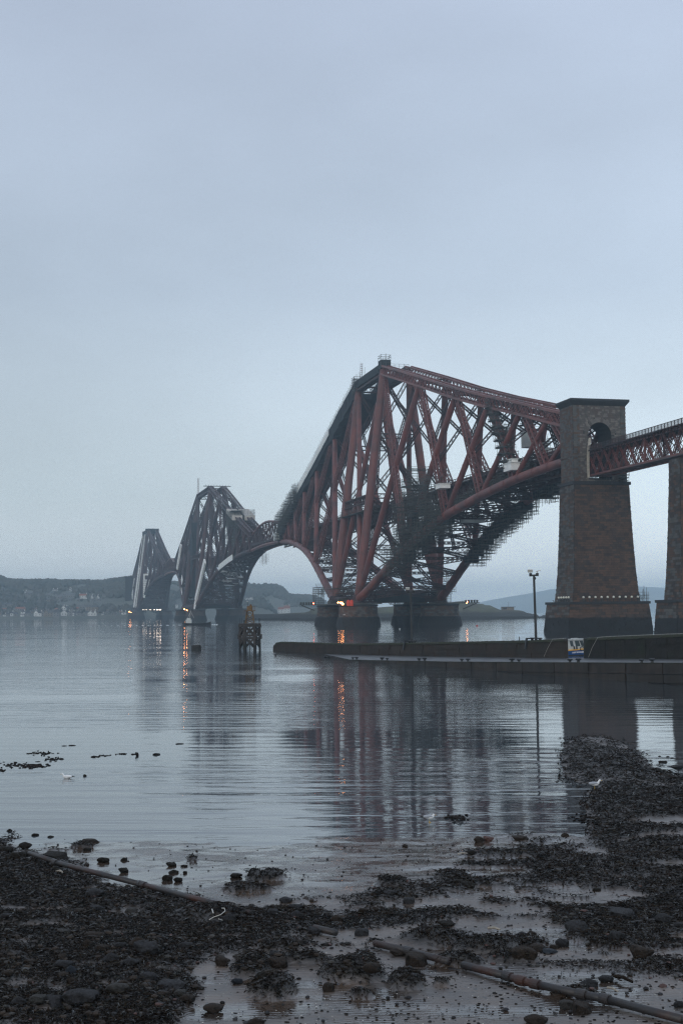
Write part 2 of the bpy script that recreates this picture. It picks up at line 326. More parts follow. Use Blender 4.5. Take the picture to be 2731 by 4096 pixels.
def cantilever(y0, hl, label, lod):
    root = thing('cantilever_tower', (0, y0, HB), label, 'bridge tower', 'cantilever towers of the red railway bridge')
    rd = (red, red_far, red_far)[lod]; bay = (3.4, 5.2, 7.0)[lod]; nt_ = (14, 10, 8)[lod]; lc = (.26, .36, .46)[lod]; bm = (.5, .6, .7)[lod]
    for s in (-1, 1):
        for e in (-1, 1):
            m = MB(); a = Vector((s * 18.8, y0 + e * hl, HB + 6)); b = Vector((s * 5.7, y0 + e * hl, HB + 110))
            k = 14; m.tube([a.lerp(b, i / k) for i in range(k + 1)], [1.95 - .15 * i / k for i in range(k + 1)], nt_)
            for i in range(1, k): c = a.lerp(b, i / k); d = (b - a).normalized() * .25; m.tube([c - d, c + d], 2.02 - .15 * i / k, nt_)
            m.build('column', rd, root)
            # skewback casting the tubes spring from
            q = MB(); q.lathe((s * 18.8, y0 + e * hl, HB + 4.2), [(4.2, 0), (4.2, 1.0), (3.2, 1.6), (3.0, 3.4), (2.2, 5.0)], 16); q.build('skewback', red_dark, root)
            # side diagonals of the tower
            m = MB(); m.tube([Vector((s * 18.0, y0 + e * hl, HB + 9)), Vector((s * 5.9, y0 - e * hl, HB + 106))], [1.25, 1.1], nt_); m.build('diagonal_tube', rd, root)
        m = MB(); m.lattice((s * 5.7, y0 - hl, HB + 109.6), (s * 5.7, y0 + hl, HB + 109.6), 2.6, 3.6, bay, .9, lc, side=(1, 0, 0)); m.build('top_member', red_dark, root)
        m = MB(); m.tube([(s * 18.4, y0 - hl, HB + 7.2), (s * 18.4, y0 + hl, HB + 7.2)], 1.5, nt_); m.build('bottom_tie', red_dark, root)
        m = MB(); xx = 18.8 - 13.1 * (52 - 6) / 104
        m.lattice((s * xx, y0 - hl, HB + 52), (s * xx, y0 + hl, HB + 52), 1.8, 3.2, bay, .5, lc, side=(1, 0, 0)); m.build('middle_member', red_dark, root)
    # transverse bracing of the two column frames
    for e in (-1, 1):
        yy = y0 + e * hl; lev = [8, 30, 53, 80, 107]
        X = lambda z: 18.8 - 13.1 * (z - 6) / 104
        for i in range(4):
            for sg in (-1, 1):
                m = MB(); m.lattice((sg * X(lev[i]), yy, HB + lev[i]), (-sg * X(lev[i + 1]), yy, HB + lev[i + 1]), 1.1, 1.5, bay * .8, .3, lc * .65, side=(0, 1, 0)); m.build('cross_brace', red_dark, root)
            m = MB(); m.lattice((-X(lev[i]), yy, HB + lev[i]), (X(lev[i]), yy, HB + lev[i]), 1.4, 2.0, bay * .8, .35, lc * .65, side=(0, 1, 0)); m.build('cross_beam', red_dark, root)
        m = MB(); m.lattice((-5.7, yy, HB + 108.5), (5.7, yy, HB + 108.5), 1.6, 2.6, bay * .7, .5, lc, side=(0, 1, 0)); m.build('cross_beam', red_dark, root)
    for dr in (-1, 1):
        for s in (-1, 1):
            m = MB()
            for i in range(6):
                m.lattice(topp(hl, y0, s, dr, TU[i]), topp(hl, y0, s, dr, TU[i + 1]), 2.9, 3.7, bay * 1.3, .8, lc * 1.1, side=(1, 0, 0))
            m.build('top_chord', rd, root)
            us = list(np.linspace(0, 204, 40)); pts = [botp(hl, y0, s, dr, u) for u in us]
            m = MB(); m.tube(pts, [1.9 - .55 * u / 204 for u in us], nt_ + 2)
            for i in range(2, 39, 2):
                t = (pts[i + 1] - pts[i - 1]).normalized() * .3; m.tube([pts[i] - t, pts[i] + t], 2.0 - .55 * us[i] / 204, nt_ + 2)
            m.build('bottom_chord', rd, root)
            for i in range(1, 7):
                a = botp(hl, y0, s, dr, BU[i - 1]); b = topp(hl, y0, s, dr, TU[i])
                if i == 6: b.z -= .8
                r = 1.35 - .12 * i; k = 9; m = MB()
                m.tube([a.lerp(b, j / k) for j in range(k + 1)], [r + (.12 if 0 < j < k else -.15) for j in range(k + 1)], nt_)
                for j in range(1, k): c = a.lerp(b, j / k); d = (b - a).normalized() * .2; m.tube([c - d, c + d], r + .2, nt_)
                m.build('strut', rd, root)
                a = topp(hl, y0, s, dr, TU[i - 1]); b = botp(hl, y0, s, dr, BU[i])
                m = MB(); m.lattice(a, b, 1.3, 2.6 - .15 * i, bay * .75, bm * .8, lc * .8, side=(1, 0, 0), taper=1.35); m.build('lattice_tie', rd, root)
        # transverse lattice crosses between the west and east struts
        for i in range(1, 7):
            A = lambda s, q: botp(hl, y0, s, dr, BU[i - 1]).lerp(topp(hl, y0, s, dr, TU[i]), q)
            qs = ([.04, .36, .64, .97], [.1, .5, .97], [.15, .5, .97], [.2, .55, .97], [.25, .95], [.3, .95])[i - 1]
            for k in range(len(qs) - 1):
                for sg in (-1, 1):
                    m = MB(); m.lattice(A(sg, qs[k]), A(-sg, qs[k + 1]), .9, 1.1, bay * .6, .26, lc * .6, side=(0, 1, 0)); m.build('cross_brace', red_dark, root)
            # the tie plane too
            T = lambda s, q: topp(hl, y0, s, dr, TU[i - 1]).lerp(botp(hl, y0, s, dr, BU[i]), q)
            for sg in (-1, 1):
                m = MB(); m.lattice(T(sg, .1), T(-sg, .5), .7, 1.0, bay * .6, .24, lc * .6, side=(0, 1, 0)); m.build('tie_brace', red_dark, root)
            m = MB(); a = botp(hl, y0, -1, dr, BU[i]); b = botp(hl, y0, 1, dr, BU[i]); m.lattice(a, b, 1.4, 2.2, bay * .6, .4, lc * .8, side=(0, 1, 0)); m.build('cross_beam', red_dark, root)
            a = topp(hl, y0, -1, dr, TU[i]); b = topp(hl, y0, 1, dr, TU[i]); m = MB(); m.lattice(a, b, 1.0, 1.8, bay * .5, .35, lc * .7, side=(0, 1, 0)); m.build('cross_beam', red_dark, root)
        # wind bracing between the bottom chords
        us = np.linspace(0, 204, 13); wb = MB()
        for k in range(12):
            for sg in (-1, 1):
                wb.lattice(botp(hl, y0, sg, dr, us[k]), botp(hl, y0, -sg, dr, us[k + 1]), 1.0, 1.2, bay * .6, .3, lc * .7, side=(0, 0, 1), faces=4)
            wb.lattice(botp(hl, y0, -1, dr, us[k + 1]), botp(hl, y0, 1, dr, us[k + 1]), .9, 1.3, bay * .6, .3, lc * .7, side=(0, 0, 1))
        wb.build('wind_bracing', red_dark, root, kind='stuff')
        # trestles that carry the internal viaduct
        for u in BU[1:5]:
            z0 = HB + ip(u, CU, CZc); m = MB(); yy = y0 + dr * (hl + u)
            if z0 < HB + 42:
                for s in (-1, 1): m.lattice((s * 7.5 * (1 - u / 300), yy, z0), (s * 2.9, yy, HB + 42.6), .9, .9, bay * .5, .25, lc * .6, side=(0, 1, 0))
                m.build('trestle', red_dark, root)
    lattice_deck(root, y0 - hl - 204, y0 + hl + 204, (4.2, 6, 8)[lod])
    return root

Q0 = 207.3 + 22.1; I0 = 251.5 + 521.2 + 39.6; F0 = I0 + 39.6 + 521.2 + 22.1
q_t = cantilever(Q0, 22.1, 'nearest and largest red cantilever tower, partly wrapped in dark netting and scaffolding', 0)
i_t = cantilever(I0, 39.6, 'middle red cantilever tower in the haze, standing behind the timber beacon', 1)
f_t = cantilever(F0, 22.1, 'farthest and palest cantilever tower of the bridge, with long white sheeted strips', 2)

def suspended(ya, yb, label, lod):
    root = thing('suspended_span', (0, (ya + yb) / 2, HB + 50), label, 'bridge span', 'suspended spans between the towers')
    n = 10; lc = (.4, .5)[lod]
    zt = lambda q: HB + 57.0 + 5.5 * sin(pi * q)
    zb_ = lambda q: HB + 45.9 + 1.2 * sin(pi * q)
    for s in (-1, 1):
        x = s * 4.3
        m = MB(); m.tube([(x, ya + (yb - ya) * k / n, zt(k / n)) for k in range(n + 1)], .75, 6); m.build('top_chord', red, root)
        m = MB(); m.tube([(x * 1.05, ya + (yb - ya) * k / n, zb_(k / n)) for k in range(n + 1)], 1.1, 6); m.build('bottom_chord', red, root)
        for k in range(n):
            q0, q1 = k / n, (k + 1) / n; y_0 = ya + (yb - ya) * q0; y_1 = ya + (yb - ya) * q1
            m = MB(); m.beam((x, y_0, zb_(q0)), (x, y_1, zt(q1)), .4, .45); m.build('diagonal', red_far, root)
            m = MB(); m.beam((x, y_0, zt(q0)), (x, y_1, zb_(q1)), .4, .45); m.build('diagonal', red_far, root)
            m = MB(); m.beam((x, y_0, zb_(q0)), (x, y_0, zt(q0)), .35, .35); m.build('post', red_far, root)
    w = MB()
    for k in range(n + 1):
        q = k / n; yy = ya + (yb - ya) * q; w.lattice((-4.3, yy, zt(q)), (4.3, yy, zt(q)), .6, 1.0, 2, .2, .14, side=(0, 1, 0))
        w.beam((-4.3, yy, zb_(q)), (4.3, yy, zb_(q)), .6, 1.2)
        if k < n: w.beam((-4.3, yy, zt(q)), (4.3, ya + (yb - ya) * (k + 1) / n, zt((k + 1) / n)), .3, .3); w.beam((4.3, yy, zt(q)), (-4.3, ya + (yb - ya) * (k + 1) / n, zt((k + 1) / n)), .3, .3)
    w.build('cross_bracing', red_dark, root)
    lattice_deck(root, ya, yb, 5, z0=46.6)
    return root
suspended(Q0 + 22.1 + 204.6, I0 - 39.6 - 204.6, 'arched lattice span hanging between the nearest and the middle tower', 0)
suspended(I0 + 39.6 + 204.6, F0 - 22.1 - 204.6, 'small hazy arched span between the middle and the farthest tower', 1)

# ------------------------------------------------------------------ masonry piers under the towers
def round_pier(x, y, label, lod):
    root = thing('tower_pier', (x, y, 0), label, 'bridge pier', 'round granite piers under the towers')
    m = MB(); m.lathe((x, y, -2.5), [(10.2, 0), (9.9, 2.5), (9.6, 4.0), (9.0, 6.6), (8.6, 7.0), (8.2, 11.2)], 48)
    m.build('core', granite, root, smooth=False)
    m = MB(); m.lathe((x, y, 8.75), [(8.5, 0), (8.75, .25), (8.75, .75), (8.5, .85)], 48); m.build('coping', coping_m, root)
    n = 11 if lod == 0 else 0
    st = MB(); rg = random.Random(int(x + y))
    for k in range(n):      # courses of granite blocks standing proud of the core
        z0 = -0.3 + k * .82; z1 = z0 + .74
        R0 = ip(z0, [-2.5, 0, 1.5, 4.1, 4.5, 8.7], [10.2, 9.9, 9.6, 9.0, 8.6, 8.2]); R1 = ip(z1, [-2.5, 0, 1.5, 4.1, 4.5, 8.7], [10.2, 9.9, 9.6, 9.0, 8.6, 8.2])
        nb = 34
        for j in range(nb):
            a0 = 2 * pi * (j + .5 * (k % 2) + .03) / nb; a1 = 2 * pi * (j + .5 * (k % 2) + .97) / nb; e = .10 + rg.random() * .12
            st.cur = rg.choice((0, 1, 2))
            V = []
            for (a_, rr, z) in ((a0, R0, z0), (a1, R0, z0), (a1, R1, z1), (a0, R1, z1)):
                V.append((x + cos(a_) * (rr - .2), y + sin(a_) * (rr - .2), z))
            for (a_, rr, z) in ((a0, R0, z0), (a1, R0, z0), (a1, R1, z1), (a0, R1, z1)):
                V.append((x + cos(a_) * (rr + e), y + sin(a_) * (rr + e), z))
            st.add(V, [(4, 5, 6, 7), (0, 1, 5, 4), (1, 2, 6, 5), (2, 3, 7, 6), (3, 0, 4, 7)])
    if n: st.build('stone_courses', [granite, granite_b, granite_c], root, kind='stuff')
    return root
side_w = {-1: 'west', 1: 'east'}
for (y0, hl, nm, lod) in ((Q0, 22.1, 'nearest', 0), (I0, 39.6, 'middle', 1), (F0, 22.1, 'farthest', 1)):
    for s in (-1, 1):
        for e in (-1, 1):
            round_pier(s * 18.8, y0 + e * hl, 'round granite pier of the %s tower, %s one on its %s side' % (nm, 'front' if e < 0 else 'rear', 'left' if s < 0 else 'right'), lod)

# ------------------------------------------------------------------ stone portal pier and viaduct piers
def ring_at(z, prof):
    """half sizes (hx, hy) at height z"""
    zs = [p[0] for p in prof]; return ip(z, zs, [p[1] for p in prof]), ip(z, zs, [p[2] for p in prof])
def stone_pier(cx, cy, label, shaft, base, portal):
    """shaft/base: lists of (z, half width x, half width y)"""
    root = thing('stone_pier', (cx, cy, 0), label, 'stone pier', 'tall stone piers at the right')
    def prism(mb_, prof, inset=0.0):
        V = []; F = []
        for (z, hx, hy) in prof:
            hx -= inset; hy -= inset
            V += [(cx - hx, cy - hy, z), (cx + hx, cy - hy, z), (cx + hx, cy + hy, z), (cx - hx, cy + hy, z)]
        for i in range(len(prof) - 1):
            for k in range(4): k2 = (k + 1) % 4; F.append((i * 4 + k, i * 4 + k2, i * 4 + 4 + k2, i * 4 + 4 + k))
        F.append((3, 2, 1, 0)); q = 4 * (len(prof) - 1); F.append((q, q + 1, q + 2, q + 3)); mb_.add(V, F)
    m = MB(); prism(m, shaft); m.build('shaft_core', joint_m, root)
    m = MB(); prism(m, base); m.build('base_core', joint_m, root)
    hx, hy = base[-1][1:]; m = MB(); m.box((cx - hx - .35, cy - hy - .35, base[-1][0]), (cx + hx + .35, cy + hy + .35, base[-1][0] + .7)); m.build('base_coping', coping_m, root)
    rg = random.Random(int(cx * 3 + cy)); proto = {}; many = MB(); big = []
    def course_blocks(prof, z0, z1, ch, bl):
        z = z0; k = 0
        while z + ch * .6 < z1:
            zt_ = min(z + ch, z1); a = ring_at(z + .04, prof); b = ring_at(zt_ - .04, prof)
            for face in range(4):      # south, west, east, north
                L0 = a[0] if face in (0, 3) else a[1]; nb = max(3, int(round(2 * L0 / bl))); off = .5 * (k % 2)
                cuts = [max(0, min(1, (j + off + rg.uniform(-.16, .16)) / nb)) for j in range(0 if off == 0 else -1, nb + 1)]
                cuts = sorted(set([0] + cuts + [1]))
                for j in range(len(cuts) - 1):
                    q0, q1 = cuts[j], cuts[j + 1]
                    if q1 - q0 < .02: continue
                    g = .035 / (2 * L0); e = rg.uniform(.06, .16); V = []
                    for dep in (-.1, e):
                        for (q, zz, hh) in ((q0 + g, z + .03, a), (q1 - g, z + .03, a), (q1 - g, zt_ - .03, b), (q0 + g, zt_ - .03, b)):
                            x_ = (2 * q - 1) * (hh[0] + (e if q in (0,) else 0)); y_ = (2 * q - 1) * hh[1]
                            if face == 0: V.append((cx + x_, cy - hh[1] - dep, zz))
                            elif face == 1: V.append((cx - hh[0] - dep, cy - y_, zz))
                            elif face == 2: V.append((cx + hh[0] + dep, cy + y_, zz))
                            else: V.append((cx - x_, cy + hh[1] + dep, zz))
                    F = [(4, 5, 6, 7), (0, 1, 5, 4), (1, 2, 6, 5), (2, 3, 7, 6), (3, 0, 4, 7)]
                    big.append((V, F, rg.choice((0, 1, 1, 1, 0) if face in (0, 3) else (0, 2, 2, 0, 1)), face, (q1 - q0) * L0 * (zt_ - z)))
            z = zt_; k += 1
    course_blocks(base, -.5, base[-1][0], .78, 2.4)
    course_blocks(shaft, shaft[0][0], shaft[-1][0], .66, 1.9)
    vis = [b for b in big if b[3] in (0, 1)]; vis.sort(key=lambda b: -b[4]); front = vis[:150]; ids = set(id(b) for b in front)
    for V, F, mi, fc, ar in front:
        s_ = MB(); s_.add(V, F); s_.build('stone', (granite, granite_b, granite_c)[mi], root)
    for b in big:
        if id(b) in ids: continue
        many.cur = b[2]; many.add(b[0], b[1])
    many.build('stone_courses', [granite, granite_b, granite_c], root, kind='stuff')
    return root

PCX = -.35
shaft = [(8.6, 10.4, 6.6), (12, 9.95, 6.3), (18, 9.5, 5.95), (26, 9.1, 5.6), (34, 8.8, 5.3), (42.4, 8.55, 5.05)]
base = [(-2.5, 13.1, 9.1), (1, 12.9, 8.9), (8.0, 12.2, 8.3)]
pp = stone_pier(PCX, 0, 'tall grey stone pier with a round-topped arch at the end of the red cantilever', shaft, base, True)
# ledge, band, portal head
m = MB(); m.box((PCX - 9.0, -5.5, 42.4), (PCX + 9.0, 5.5, 43.3)); m.build('ledge', coping_m, pp)
AR, AZ, OX = 3.6, 56.9, 0.0       # arch radius, springing height
def portal():
    hx, hy = 8.2, 4.55; z0, z1 = 43.3, 65.4; sill = 44.3
    # piers either side of the opening, then the masonry above, with a real arched passage
    m = MB(); m.box((PCX - hx, -hy, z0), (PCX - AR, hy, AZ)); m.box((PCX + AR, -hy, z0), (PCX + hx, hy, AZ)); m.box((PCX - AR, -hy, z0), (PCX + AR, hy, sill))
    n = 18
    for k in range(n):
        a0 = pi - pi * k / n; a1 = pi - pi * (k + 1) / n
        xa, za = AR * cos(a0), AZ + AR * sin(a0); xb, zb_ = AR * cos(a1), AZ + AR * sin(a1)
        V = [(PCX + xa, -hy, za), (PCX + xb, -hy, zb_), (PCX + xb, -hy, z1), (PCX + xa, -hy, z1), (PCX + xa, hy, za), (PCX + xb, hy, zb_), (PCX + xb, hy, z1), (PCX + xa, hy, z1)]
        m.add(V, [(0, 1, 2, 3), (7, 6, 5, 4), (0, 4, 5, 1), (3, 2, 6, 7)])
    m.box((PCX - hx, -hy, AZ), (PCX - AR, hy, z1)); m.box((PCX + AR, -hy, AZ), (PCX + hx, hy, z1))
    m.build('portal_core', joint_m, pp)
    rg = random.Random(5)
    # voussoirs
    nv = 17
    for k in range(nv):
        a0 = pi - pi * (k + .04) / nv; a1 = pi - pi * (k + .96) / nv; R1 = AR + (1.55 if k % 2 else 1.2) + (.25 if k == nv // 2 else 0); e = rg.uniform(.1, .2)
        V = []
        for y in (-hy + .05, -hy - e):
            for (a_, r_) in ((a0, AR + .02), (a1, AR + .02), (a1, R1), (a0, R1)): V.append((PCX + r_ * cos(a_), y, AZ + r_ * sin(a_)))
        s_ = MB(); s_.add(V, [(7, 6, 5, 4), (4, 5, 1, 0), (5, 6, 2, 1), (6, 7, 3, 2), (7, 4, 0, 3)]); s_.build('voussoir', portal_b if rg.random() < .6 else whinstone, pp)
    # facing stones: corner strips darker and coursed, centre panel paler and random
    many = MB(); cnt = 0; z = z0; k = 0
    while z < z1 - .1:
        ch = rg.choice((.42, .5, .58)); zt_ = min(z + ch, z1); zc = (z + zt_) / 2
        x = -hx
        while x < hx - .05:
            strip = x < -hx + 1.95 or x >= hx - 1.6
            bl = rg.uniform(1.0, 1.5) if strip else rg.uniform(.45, 1.15)
            x1_ = min(x + bl, hx)
            if not strip and x < hx - 1.6 < x1_: x1_ = hx - 1.6
            if x < -hx + 1.95 < x1_ + .25: x1_ = -hx + 1.95
            if hx - x1_ < .3: x1_ = hx
            xc = (x + x1_) / 2
            def blocked(xx, zz):
                if abs(xx) < AR + .04 and sill < zz < AZ: return True
                if zz >= AZ and sqrt(xx * xx + (zz - AZ) ** 2) < AR + 1.3: return True
                return False
            hit = [blocked(xx, zz) for xx in (x + .04, xc, x1_ - .04) for zz in (z + .04, zt_ - .04)]
            if any(hit) and not all(hit):
                # trim at the jamb, else drop beside the voussoirs
                if zt_ <= AZ:
                    if x < -AR < x1_: x1t = -AR; xa_, xb_ = x, x1t
                    elif x < AR < x1_: xa_, xb_ = AR, x1_
                    else: xa_, xb_ = None, None
                else: xa_, xb_ = (None, None) if sum(hit) > 3 else (x, x1_)
            elif all(hit): xa_, xb_ = None, None
            else: xa_, xb_ = x, x1_
            if xa_ is not None and xb_ - xa_ > .1:
                e = rg.uniform(.10, .2) if strip else rg.uniform(.02, .09)
                vs = [(PCX + xa_ + .02, -hy - e, z + .02), (PCX + xb_ - .02, -hy - e, z + .02), (PCX + xb_ - .02, -hy - e, zt_ - .02), (PCX + xa_ + .02, -hy - e, zt_ - .02)]
                vb = [(a_, -hy + .05, c_) for a_, b_, c_ in vs]
                s_ = MB(); s_.add(vb + vs, [(4, 5, 6, 7), (0, 1, 5, 4), (1, 2, 6, 5), (2, 3, 7, 6), (3, 0, 4, 7)])
                mt = (granite_b if rg.random() < .4 else granite_c) if strip else rg.choice((whinstone, portal_b, whinstone))
                if cnt < 270 and z > 50.5: s_.build('facing_stone', mt, pp); cnt += 1
                else: many.cur = [granite_b, granite_c, whinstone, portal_b].index(mt); many.add(s_.v, s_.f)
            x = x1_
        # west and east faces
        for sd_ in (-1, 1):
            yy = -hy + (.3 if k % 2 else 0)
            while yy < hy - .2:
                y1_ = min(yy + rg.uniform(1.0, 1.7), hy); e = rg.uniform(.08, .18); many.cur = rg.choice((0, 1))
                xa_ = PCX + sd_ * (hx - .05); xb_ = PCX + sd_ * (hx + e)
                many.box((min(xa_, xb_), yy + .02, z + .02), (max(xa_, xb_), y1_ - .02, zt_ - .02)); yy = y1_
        z = zt_; k += 1
    many.build('facing_courses', [granite_b, granite_c, whinstone, portal_b], pp, kind='stuff')
    m = MB(); m.box((PCX - hx - .35, -hy - .35, 50.55), (PCX - AR - .3, hy + .35, 50.95)); m.build('string_course', whinstone, pp); m = MB(); m.box((PCX + AR + .3, -hy - .35, 50.55), (PCX + hx + .35, hy + .35, 50.95)); m.build('string_course', whinstone, pp)
    m = MB()
    prof = [(65.4, 0.1), (65.8, .35), (66.1, .6), (66.6, .95), (66.7, 1.0), (67.3, 1.0)]
    V = []; F = []
    for (z, o) in prof: V += [(PCX - hx - o, -hy - o, z), (PCX + hx + o, -hy - o, z), (PCX + hx + o, hy + o, z), (PCX - hx - o, hy + o, z)]
    for i in range(len(prof) - 1):
        for q in range(4): q2 = (q + 1) % 4; F.append((i * 4 + q, i * 4 + q2, i * 4 + 4 + q2, i * 4 + 4 + q))
    F.append((3, 2, 1, 0)); F.append((20, 21, 22, 23)); m.add(V, F); m.build('cornice', coping_m, pp)
    # pale planks edging the opening on its left
    pl = [Vector((PCX - AR - .35, -hy - .45, 44.3)), Vector((PCX - AR - .45, -hy - .45, 47.5)), Vector((PCX - AR - .35, -hy - .45, 51.2)), Vector((PCX - AR + .35, -hy - .45, 55.9))]
    k = 0
    for i in range(3):
        n_ = (3, 3, 4)[i]
        for j in range(n_):
            a = pl[i].lerp(pl[i + 1], j / n_ + .006); b = pl[i].lerp(pl[i + 1], (j + 1) / n_ - .006); m = MB(); m.beam(a, b, .75, .22, up=Vector((0, 1, 0))); m.build('plank', timber_pale, pp)
portal()
P2X = -.35
sh2 = [(8.6, 6.6, 4.2), (14, 6.1, 3.8), (26, 5.5, 3.3), (38, 5.0, 3.0), (43.6, 4.9, 2.9)]
bs2 = [(-2.5, 8.8, 6.2), (1, 8.6, 6.0), (8.0, 8.0, 5.5)]
stone_pier(P2X, -57.8, 'plain stone viaduct pier cut off by the right edge of the picture', sh2, bs2, False)

# ------------------------------------------------------------------ approach viaduct span at the right
via = thing('approach_viaduct', (0, -50, 52), 'red lattice railway viaduct span running out of the stone arch to the right', 'railway viaduct')
YA, YB = -3.0, -108.0; GB, GT = 45.0, 51.6; GW, GE = -3.15, 2.45
for x in (GW, GE):
    m = MB(); m.beam((x, YA, GB), (x, YB, GB), .9, .5); m.build('bottom_chord', red, via)
    m = MB(); m.beam((x, YA, GT), (x, YB, GT), .7, .6); m.build('top_chord', red, via)
    n = 21; pit = (YB - YA) / n * 1.0
    for k in range(n):
        a = YA + pit * k; b = YA + pit * (k + 1) ; c = YA + pit * (k + .5)
        for (p, q) in (((a, GB), (b, GT)), ((a, GT), (b, GB))):
            m = MB()
            for dx in (-.22, .22): m.beam((x + dx, p[0], p[1]), (x + dx, q[0], q[1]), .08, .3, up=Vector((1, 0, 0)))
            m.build('lattice_bar', red, via)
        if k % 7 == 6: m = MB(); m.beam((x, b, GB), (x, b, GT), .5, .5); m.build('post', red, via)
m = MB(); m.box((-4.3, YB, 51.95), (3.6, YA, 52.25))
for k in range(60):
    y = YA + (YB - YA) * k / 60; m.box((-4.25, y - .12, 51.35), (3.55, y + .12, 51.95))
    for s, x in ((-1, GW), (1, GE)): m.beam((x + s * .3, y, 50.6), (x + s * 1.1, y, 51.8), .12, .12)
m.build('railway_deck', red_dark, via)
low = MB()
for k in range(30):
    y = YA + (YB - YA) * k / 30; y2 = YA + (YB - YA) * (k + 1) / 30
    low.beam((GW, y, GB), (GE, y2, GB), .25, .2); low.beam((GE, y, GB), (GW, y2, GB), .25, .2); low.beam((GW, y, GB), (GE, y, GB), .3, .4)
    low.beam((GW, y, GB), (GE, y, GT), .15, .15); low.beam((GE, y, GB), (GW, y, GT), .15, .15)
low.build('floor_bracing', red_dark, via)
for s, x in ((-1, -4.2), (1, 3.5)):
    n = 58
    m = MB(); m.beam((x, YA - 2, 53.45), (x, YB, 53.45), .14, .14); m.build('parapet_rail', red_dark, via)
    for k in range(n):
        y = YA - 2 + (YB - YA + 2) * k / n; y2 = YA - 2 + (YB - YA + 2) * (k + 1) / n
        m = MB(); m.beam((x, y, 52.2), (x, y, 53.5), .12, .2)
        q = 4
        for j in range(q):
            a = y + (y2 - y) * j / q; b = y + (y2 - y) * (j + 1) / q
            for z0 in (52.3, 52.85): m.beam((x, a, z0), (x, b, z0 + .55), .03, .07, caps=False); m.beam((x, a, z0 + .55), (x, b, z0), .03, .07, caps=False)
        m.build('parapet_panel', red_dark, via)
m = MB()      # scaffold hung under the near end of the girder
for k in range(9): z = 43.2 - random.random() * 1.5; x = -3 + .8 * k; m.beam((x, -5.6, 44.9), (x, -5.6, z), .07, .07)
m.scaffold(5.2, 7.0, -7.5, -4.5, 43.4, 45.0, dz=.9, dx=1.2, rod=.07); m.build('scaffolding', scaf_m, via, kind='stuff')

